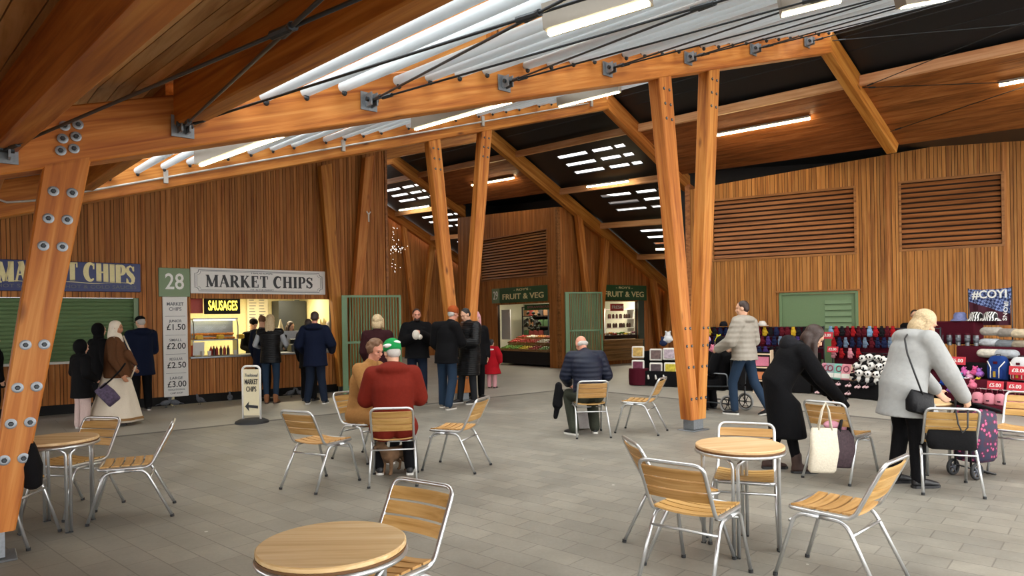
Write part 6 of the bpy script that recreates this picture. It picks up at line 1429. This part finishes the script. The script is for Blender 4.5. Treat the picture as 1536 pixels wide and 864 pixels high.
m = MB(); x0, z0 = SC.at(1455, 583, .1); m.tube([(x0, .22, .36), (SC.L-.05, .22, .36)], .01, 6); o = m.build('display_rail', MT['white'], mw=SC.M.copy(), smooth=True); tag(o, 'thin white rail above the small pink handbags', 'rail')
# orange mini stand next to the walking man
x, z = SB.at(1150, 560, -.1); root = empty('card_stand', mw=SB.mw(SB.L-.95, -.15, 0)); tag(root, 'pink and cream card display stand behind the walking man', 'stand')
m = MB(); [m.box((0, 0, .25+.28*i), (.36, .2, .02)) for i in range(3)]; [m.box((s*.18, 0, .45), (.015, .2, .9)) for s in (-1, 1)]; m.build('frame', plain('cream_card', 'E0C7A8', .6), root)
m = MB(); m.rbox((0, -.05, .66), (.28, .02, .2), .01); m.build('pink_pack', fab('pink_pack_cloth', 'CC7A92'), root); m = MB(); m.rbox((0, -.05, .36), (.28, .02, .16), .01); m.build('orange_pack', fab('orange_pack_cloth', 'C07850'), root)
# ------------------------------------------------------------------ wheelchair
rz = math.atan2(wdir.y, wdir.x)-PI/2; root = empty('wheelchair', (wc.x, wc.y, 0), rz); tag(root, 'black wheelchair with grey tyred wheels pushed by the man in the padded jacket', 'wheelchair')
Ry = Matrix.Rotation(PI/2, 3, 'Y')
def wheel(p, r, parent, tyre=.018, spokes=6, mat=None):
    o = empty('wheel', p); o.parent = parent
    m = MB(); m.tube([(0, math.cos(2*PI*i/28)*r, math.sin(2*PI*i/28)*r) for i in range(28)], tyre, 8, closed=True); t = m.build('tyre', mat or plain('grey_tyre', '8A8A88', .7), o, smooth=True); 
    m = MB(); m.tube([(0, math.cos(2*PI*i/28)*(r-tyre*1.3), math.sin(2*PI*i/28)*(r-tyre*1.3)) for i in range(28)], tyre*.45, 6, closed=True)
    for i in range(spokes): a = 2*PI*i/spokes; m.tube([(0, 0, 0), (0, math.cos(a)*(r-tyre), math.sin(a)*(r-tyre))], .007, 5)
    m.tube([(-.03, 0, 0), (.03, 0, 0)], .02, 10); m.build('rim', MT['ink'], o, smooth=True)
for s in (-1, 1): wheel((.27*s, -.26, .155), .135, root); wheel((.23*s, .36, .105), .088, root)
for s in (-1, 1):
    m = MB(); m.tube(fillet([(.23*s, -.46, .93), (.23*s, -.32, .93), (.23*s, -.28, .45), (.23*s, .26, .42), (.2*s, .42, .15)], .05), .013, 8); m.tube([(.23*s, -.28, .42), (.25*s, -.26, .155)], .013, 8); m.tube([(.23*s, .26, .42), (.23*s, .34, .11)], .013, 8); m.tube([(.25*s, -.26, .16), (.23*s, .36, .16)], .011, 8); m.build('side_frame', MT['steelD'], root, smooth=True)
    m = MB(); m.tube(fillet([(.27*s, -.26, .46), (.27*s, -.26, .66), (.27*s, .12, .66), (.27*s, .2, .46)], .06), .012, 8); m.build('armrest', MT['steel'], root, smooth=True)
    m = MB(); m.box((.1*s, .46, .10), (.14, .16, .012)); m.build('footplate', MT['ink'], root)
m = MB(); m.rbox((0, 0, .44), (.42, .44, .03), .01); m.build('seat', BCL, root); m = MB(); m.rbox((0, -.29, .68), (.42, .03, .44), .01); m.build('backrest', BCL, root)
# ------------------------------------------------------------------ bags
def flatbag(p, rz, w, h, d, mat, hmat, name, label, cat='bag', handle=.22, tilt=0, sag=.0):
    root = empty(name, mw=Matrix.Translation(p) @ Matrix.Rotation(rz, 4, 'Z') @ Matrix.Rotation(tilt, 4, 'Y')); tag(root, label, cat)
    m = MB(); rg = []
    for z, sx, sy in ((-h, .86, .5), (-h*.94, .98, 1), (-h*.5, 1.02, 1.1), (-h*.1, .97, .5), (0, .95, .25)):
        rg.append([V((w/2*sx*math.copysign(abs(math.cos(2*PI*i/20))**.45, math.cos(2*PI*i/20))+.01*math.sin(z*20), d/2*sy*math.copysign(abs(math.sin(2*PI*i/20))**.7, math.sin(2*PI*i/20)), z)) for i in range(20)])
    m.rings(rg); m.build('body', mat, root, smooth=True, angle=60)
    if handle:
        for s in (-1, 1):
            m = MB(); m.tube([(-w*.25, d*.12*s, -.02), (-w*.12, d*.05*s, handle*.7), (0, 0, handle), (w*.12, d*.05*s, handle*.7), (w*.25, d*.12*s, -.02)], .009, 6); m.build('handle', hmat, root, smooth=True)
    return root
CAN = fab('natural_canvas', 'CFC6B4', scale=60)
p14 = V((CH[14].location.x, CH[14].location.y, 0))
a = atY(1237, 642, 6.42); flatbag(a, .1, .27, .42, .09, CAN, CAN, 'tote_bag', 'natural canvas tote bag hanging by the chair of the woman in black', handle=.24, tilt=.06)
a = atY(1266, 645, 6.55); flatbag(a, .2, .22, .36, .12, plain('dark_patterned_fabric', '3A2A30', .8, var=.9, scale=60), MT['ink'], 'shopping_bag', 'dark patterned bag hanging behind the canvas tote', handle=.2, tilt=.1)
m = MB(); m.ell((0, 0, 0), (.12, .06, .05)); m.ell((.08, 0, -.02), (.07, .05, .05)); a = atY(1253, 637, 6.62); o = m.build('scarf', fab('pink_scarf_cloth', 'CB8FA0'), mw=Matrix.Translation(a), remesh=.012); tag(o, 'pink scarf bundled on the chair beside the canvas tote', 'scarf')
a = atY(47, 662, 4.95); flatbag(a+V((0,0,.0)), -.9, .26, .33, .12, BCL, BCL, 'carrier_bag', 'black carrier bag with pale lettering on the chair at the left edge', handle=0)
o = bpy.data.objects['carrier_bag']; t_ = text('lettering', 'SALE', .1, MT['inkgrey'], o, (0, -.075, -.14), fit=.2); t_.rotation_euler = (0, .2, 0)
c15 = V((CH[15].location.x, CH[15].location.y, 0)); f15 = V((.36, .93, 0)).normalized()
flatbag(c15-f15*.31+V((0, 0, .585)), math.atan2(f15.y, f15.x)-PI/2, .38, .17, .09, fab('black_leather', '0B0B0D', .8), MT['ink'], 'black_handbag', 'black bag hanging behind the chair under the hand of the blonde woman', handle=.0)
bpy.data.objects['black_handbag'].name = 'handbag'
hb = atY(1384, 588, 6.15); flatbag(hb, .25, .26, .20, .11, fab('black_soft_leather', '0F0F12', .4), MT['ink'], 'handbag', 'black shoulder bag at the hip of the blonde woman in grey', handle=.0, tilt=.25)
m = MB(); q = [atY(1384, 592, 6.12), atY(1372, 560, 6.10), atY(1361, 530, 6.14), atY(1357, 508, 6.25), atY(1363, 498, 6.4)]; m.tube(q, .008, 6); m.build('strap', MT['ink'], bpy.data.objects['handbag.001'], smooth=True); st = bpy.data.objects['strap']; st.matrix_parent_inverse = bpy.data.objects['handbag.001'].matrix_world.inverted() if False else st.matrix_parent_inverse
st.matrix_basis = (Matrix.Translation(hb) @ Matrix.Rotation(.25, 4, 'Z') @ Matrix.Rotation(.25, 4, 'Y')).inverted()
m = MB(); c = c15-f15*.36+V((0, 0, .775)); r_ = f15.cross(V((0,0,1))); m.tube([c+r_*.02, c+r_*.03-V((0,0,.12))-f15*.03, c+r_*.06-V((0,0,.2))-f15*.03, c+r_*.10-V((0,0,.15))-f15*.03, c+r_*.11], .007, 6); o = m.build('lanyard_cord', MT['ink'], smooth=True); tag(o, 'black looped cord hanging over the back of the chair under the blonde woman', 'cord')
# shopping trolley
a = onG(1458, 715); root = empty('shopping_trolley', a, .35); tag(root, 'purple and pink patterned two wheeled shopping trolley behind the chair', 'trolley')
TR = plain('purple_patterned_cloth', '4A1834', .7); nt = TR.node_tree; b = nt.nodes['Principled BSDF']; ck = nt.nodes.new('ShaderNodeTexVoronoi'); ck.inputs['Scale'].default_value = 22; cr = nt.nodes.new('ShaderNodeValToRGB'); cr.color_ramp.interpolation = 'CONSTANT'; e = cr.color_ramp.elements; e[0].color = lin('B04A74'); e[1].position = .35; e[1].color = lin('3A1230'); q = e.new(.6); q.color = lin('20203A'); tc = nt.nodes.new('ShaderNodeTexCoord'); nt.links.new(tc.outputs['Object'], ck.inputs['Vector']); nt.links.new(ck.outputs['Distance'], cr.inputs[0]); nt.links.new(cr.outputs[0], b.inputs['Base Color'])
m = MB(); m.rings([[V((.05+.17*s*math.copysign(abs(math.cos(2*PI*i/20))**.5, math.cos(2*PI*i/20)), .14*s2*math.copysign(abs(math.sin(2*PI*i/20))**.5, math.sin(2*PI*i/20)), z)) for i in range(20)] for z, s, s2 in ((.16, .85, .85), (.2, 1, 1), (.45, 1.05, 1.05), (.62, 1, 1), (.68, .8, .8))]); m.build('bag', TR, root, smooth=True, angle=60)
m = MB(); m.rbox((.06, .0, .69), (.36, .3, .03), .02, Matrix.Rotation(.25, 3, 'Y')); m.build('flap', BCL, root)
m = MB(); m.tube(fillet([(-.12, -.08, .12), (-.13, -.06, .85), (-.13, .06, .85), (-.12, .08, .12)], .04), .010, 8); m.tube([(-.12, -.08, .12), (.22, -.08, .02)], .009, 6); m.tube([(-.12, .08, .12), (.22, .08, .02)], .009, 6); m.tube([(.22, -.08, .02), (.22, .08, .02)], .012, 6); m.build('frame', MT['ink'], root, smooth=True)
m = MB(); m.tube([(-.13, -.06, .85), (-.13, .06, .85)], .018, 8); m.build('grip', MT['rubber'], root, smooth=True)
for s in (-1, 1): 
    o = empty('wheel', (-.10, .12*s, .085)); o.parent = root; o.rotation_euler = (0, 0, PI/2)
    m = MB(); m.tube([(0, math.cos(2*PI*i/24)*.068, math.sin(2*PI*i/24)*.068) for i in range(24)], .016, 8, closed=True); m.build('tyre', MT['rubber'], o, smooth=True); m = MB(); [m.tube([(0, 0, 0), (0, math.cos(k*PI/3)*.06, math.sin(k*PI/3)*.06)], .008, 5) for k in range(6)]; m.tube([(-.02, 0, 0), (.02, 0, 0)], .018, 8); m.build('hub', MT['inkgrey'], o, smooth=True)
# patterned bag of the woman in the shawl
a = atY(150, 580, 10.75); root = flatbag(a, .2, .22, .34, .09, plain('dark_floral_fabric', '4A3E55', .8, var=1.2, scale=35), MT['ink'], 'shoulder_bag', 'dark floral bag on a long strap carried by the woman in the shawl', handle=0, tilt=-.7)
m = MB(); M_ = (Matrix.Translation(a) @ Matrix.Rotation(.2, 4, 'Z') @ Matrix.Rotation(-.7, 4, 'Y')).inverted(); m.tube([M_ @ p for p in (atY(150, 583, 10.75), atY(166, 570, 10.6), atY(180, 556, 10.6), atY(188, 545, 10.7))], .014, 6); m.build('strap', BCL, root, smooth=True)
# coat hanging beside the bald man
a = atY(838, 578, CH[8].location.y-.02); m = MB(); m.limb((0, 0, 0), (-.02, 0, -.26), .05, .075); m.limb((.02, .03, -.1), (-.05, .02, -.44), .055, .035); o = m.build('folded_coat', BLK, mw=Matrix.Translation(a), remesh=.012); tag(o, 'dark coat hanging down at the left side of the bald seated person', 'coat')
a = atY(872, 632, 10.0); flatbag(V((a.x, a.y, .25)), .1, .24, .24, .12, fab('pale_grey_plastic', 'B9B4B2', .5), MT['whitep'], 'plastic_bag', 'pale plastic bag on the floor under the bald person', handle=0)
# ------------------------------------------------------------------ dog under the chair
def dog(p, rz):
    m = MB(); m.rings([[V((0, y, z))+V((r*math.cos(2*PI*i/16), 0, r*1.08*math.sin(2*PI*i/16))) for i in range(16)] for y, z, r in ((-.17, .22, .03), (-.15, .215, .06), (-.05, .205, .066), (.05, .20, .078), (.12, .205, .082), (.17, .23, .05))])
    m.limb((0, .14, .24), (0, .2, .31), .055, .045); m.ell((0, .225, .335), (.048, .055, .046)); m.limb((0, .26, .325), (0, .31, .315), .028, .02)
    for s in (-1, 1):
        m.limb((.045*s, .12, .2), (.048*s, .11, .11), .032, .021); m.limb((.048*s, .11, .11), (.048*s, .12, .02), .021, .017); m.ell((.048*s, .13, .014), (.02, .028, .014))
        m.limb((.045*s, -.12, .2), (.05*s, -.08, .13), .045, .026); m.limb((.05*s, -.08, .13), (.05*s, -.15, .085), .024, .017); m.limb((.05*s, -.15, .085), (.05*s, -.135, .02), .016, .015); m.ell((.05*s, -.125, .014), (.02, .028, .014)); m.limb((.03*s, .21, .37), (.045*s, .20, .40), .016, .008)
    m.limb((0, -.16, .24), (0, -.22, .31), .017, .009)
    fur = plain('terrier_fur', '6B5038', .9, var=.9, scale=9, bump=.8); o = m.build('dog', fur, remesh=.007, sm=2); o.location = p; o.rotation_euler = (0, 0, rz); tag(o, 'small brown and black terrier standing under the chair of the person in the rust coat', 'dog')
    n = MB(); n.ell((0, .328, .32), .011, seg=8, rg=5); n.build('nose', MT['ink'], o, smooth=True); [MB().ell((.022*s, .262, .35), .007, seg=6, rg=4).build('eye', MT['eye'], o, smooth=True) for s in (-1, 1)]
pd = onG(590, 712); dog((pd.x, pd.y+.1, .002), 2.6)
# pigeons by the stall foot
PG = plain('pigeon_grey', '5C6068', .7, var=.4, scale=25)
pig = None
for i, (px, py, rz) in enumerate(((300, 607, 1.0), (248, 612, -1.2), (262, 611, 2.0), (345, 603, .4), (436, 596, -.8), (452, 596, 1.9))):
    p = onG(px, py)
    if pig is None:
        m = MB(); m.ell((0, 0, .10), (.05, .095, .055), Matrix.Rotation(.25, 3, 'X')); m.limb((0, .07, .13), (0, .09, .18), .028, .022); m.ell((0, .098, .195), (.02, .025, .02)); m.limb((0, .12, .195), (0, .137, .19), .006, .003, 6); m.rings([[V((w, y, z)) for w in (-a, a)]+[V((a, y, z-.012)), V((-a, y, z-.012))] for y, a, z in ((-.06, .03, .1), (-.17, .035, .07))])
        for s in (-1, 1): m.ell((.04*s, -.02, .105), (.014, .08, .035), Matrix.Rotation(.25, 3, 'X')); m.limb((.018*s, .01, .06), (.018*s, .015, .01), .006, .005, 6); m.limb((.018*s, -.01, .006), (.018*s, .04, .006), .005, .004, 6)
        pig = m.build('pigeon', PG, remesh=.006, sm=1); o = pig
    else: o = dup(pig)
    o.location = (p.x, p.y, 0); o.rotation_euler = (0, 0, rz); tag(o, ['grey pigeon on the paving below the price board', 'grey pigeon walking left below the number sign', 'grey pigeon just right of another below the number sign', 'grey pigeon left of the pavement sign', 'grey pigeon between the two customers at the counter', 'grey pigeon by the feet of the man in navy'][i], 'pigeon', 'pigeons at the foot of the chip stall')
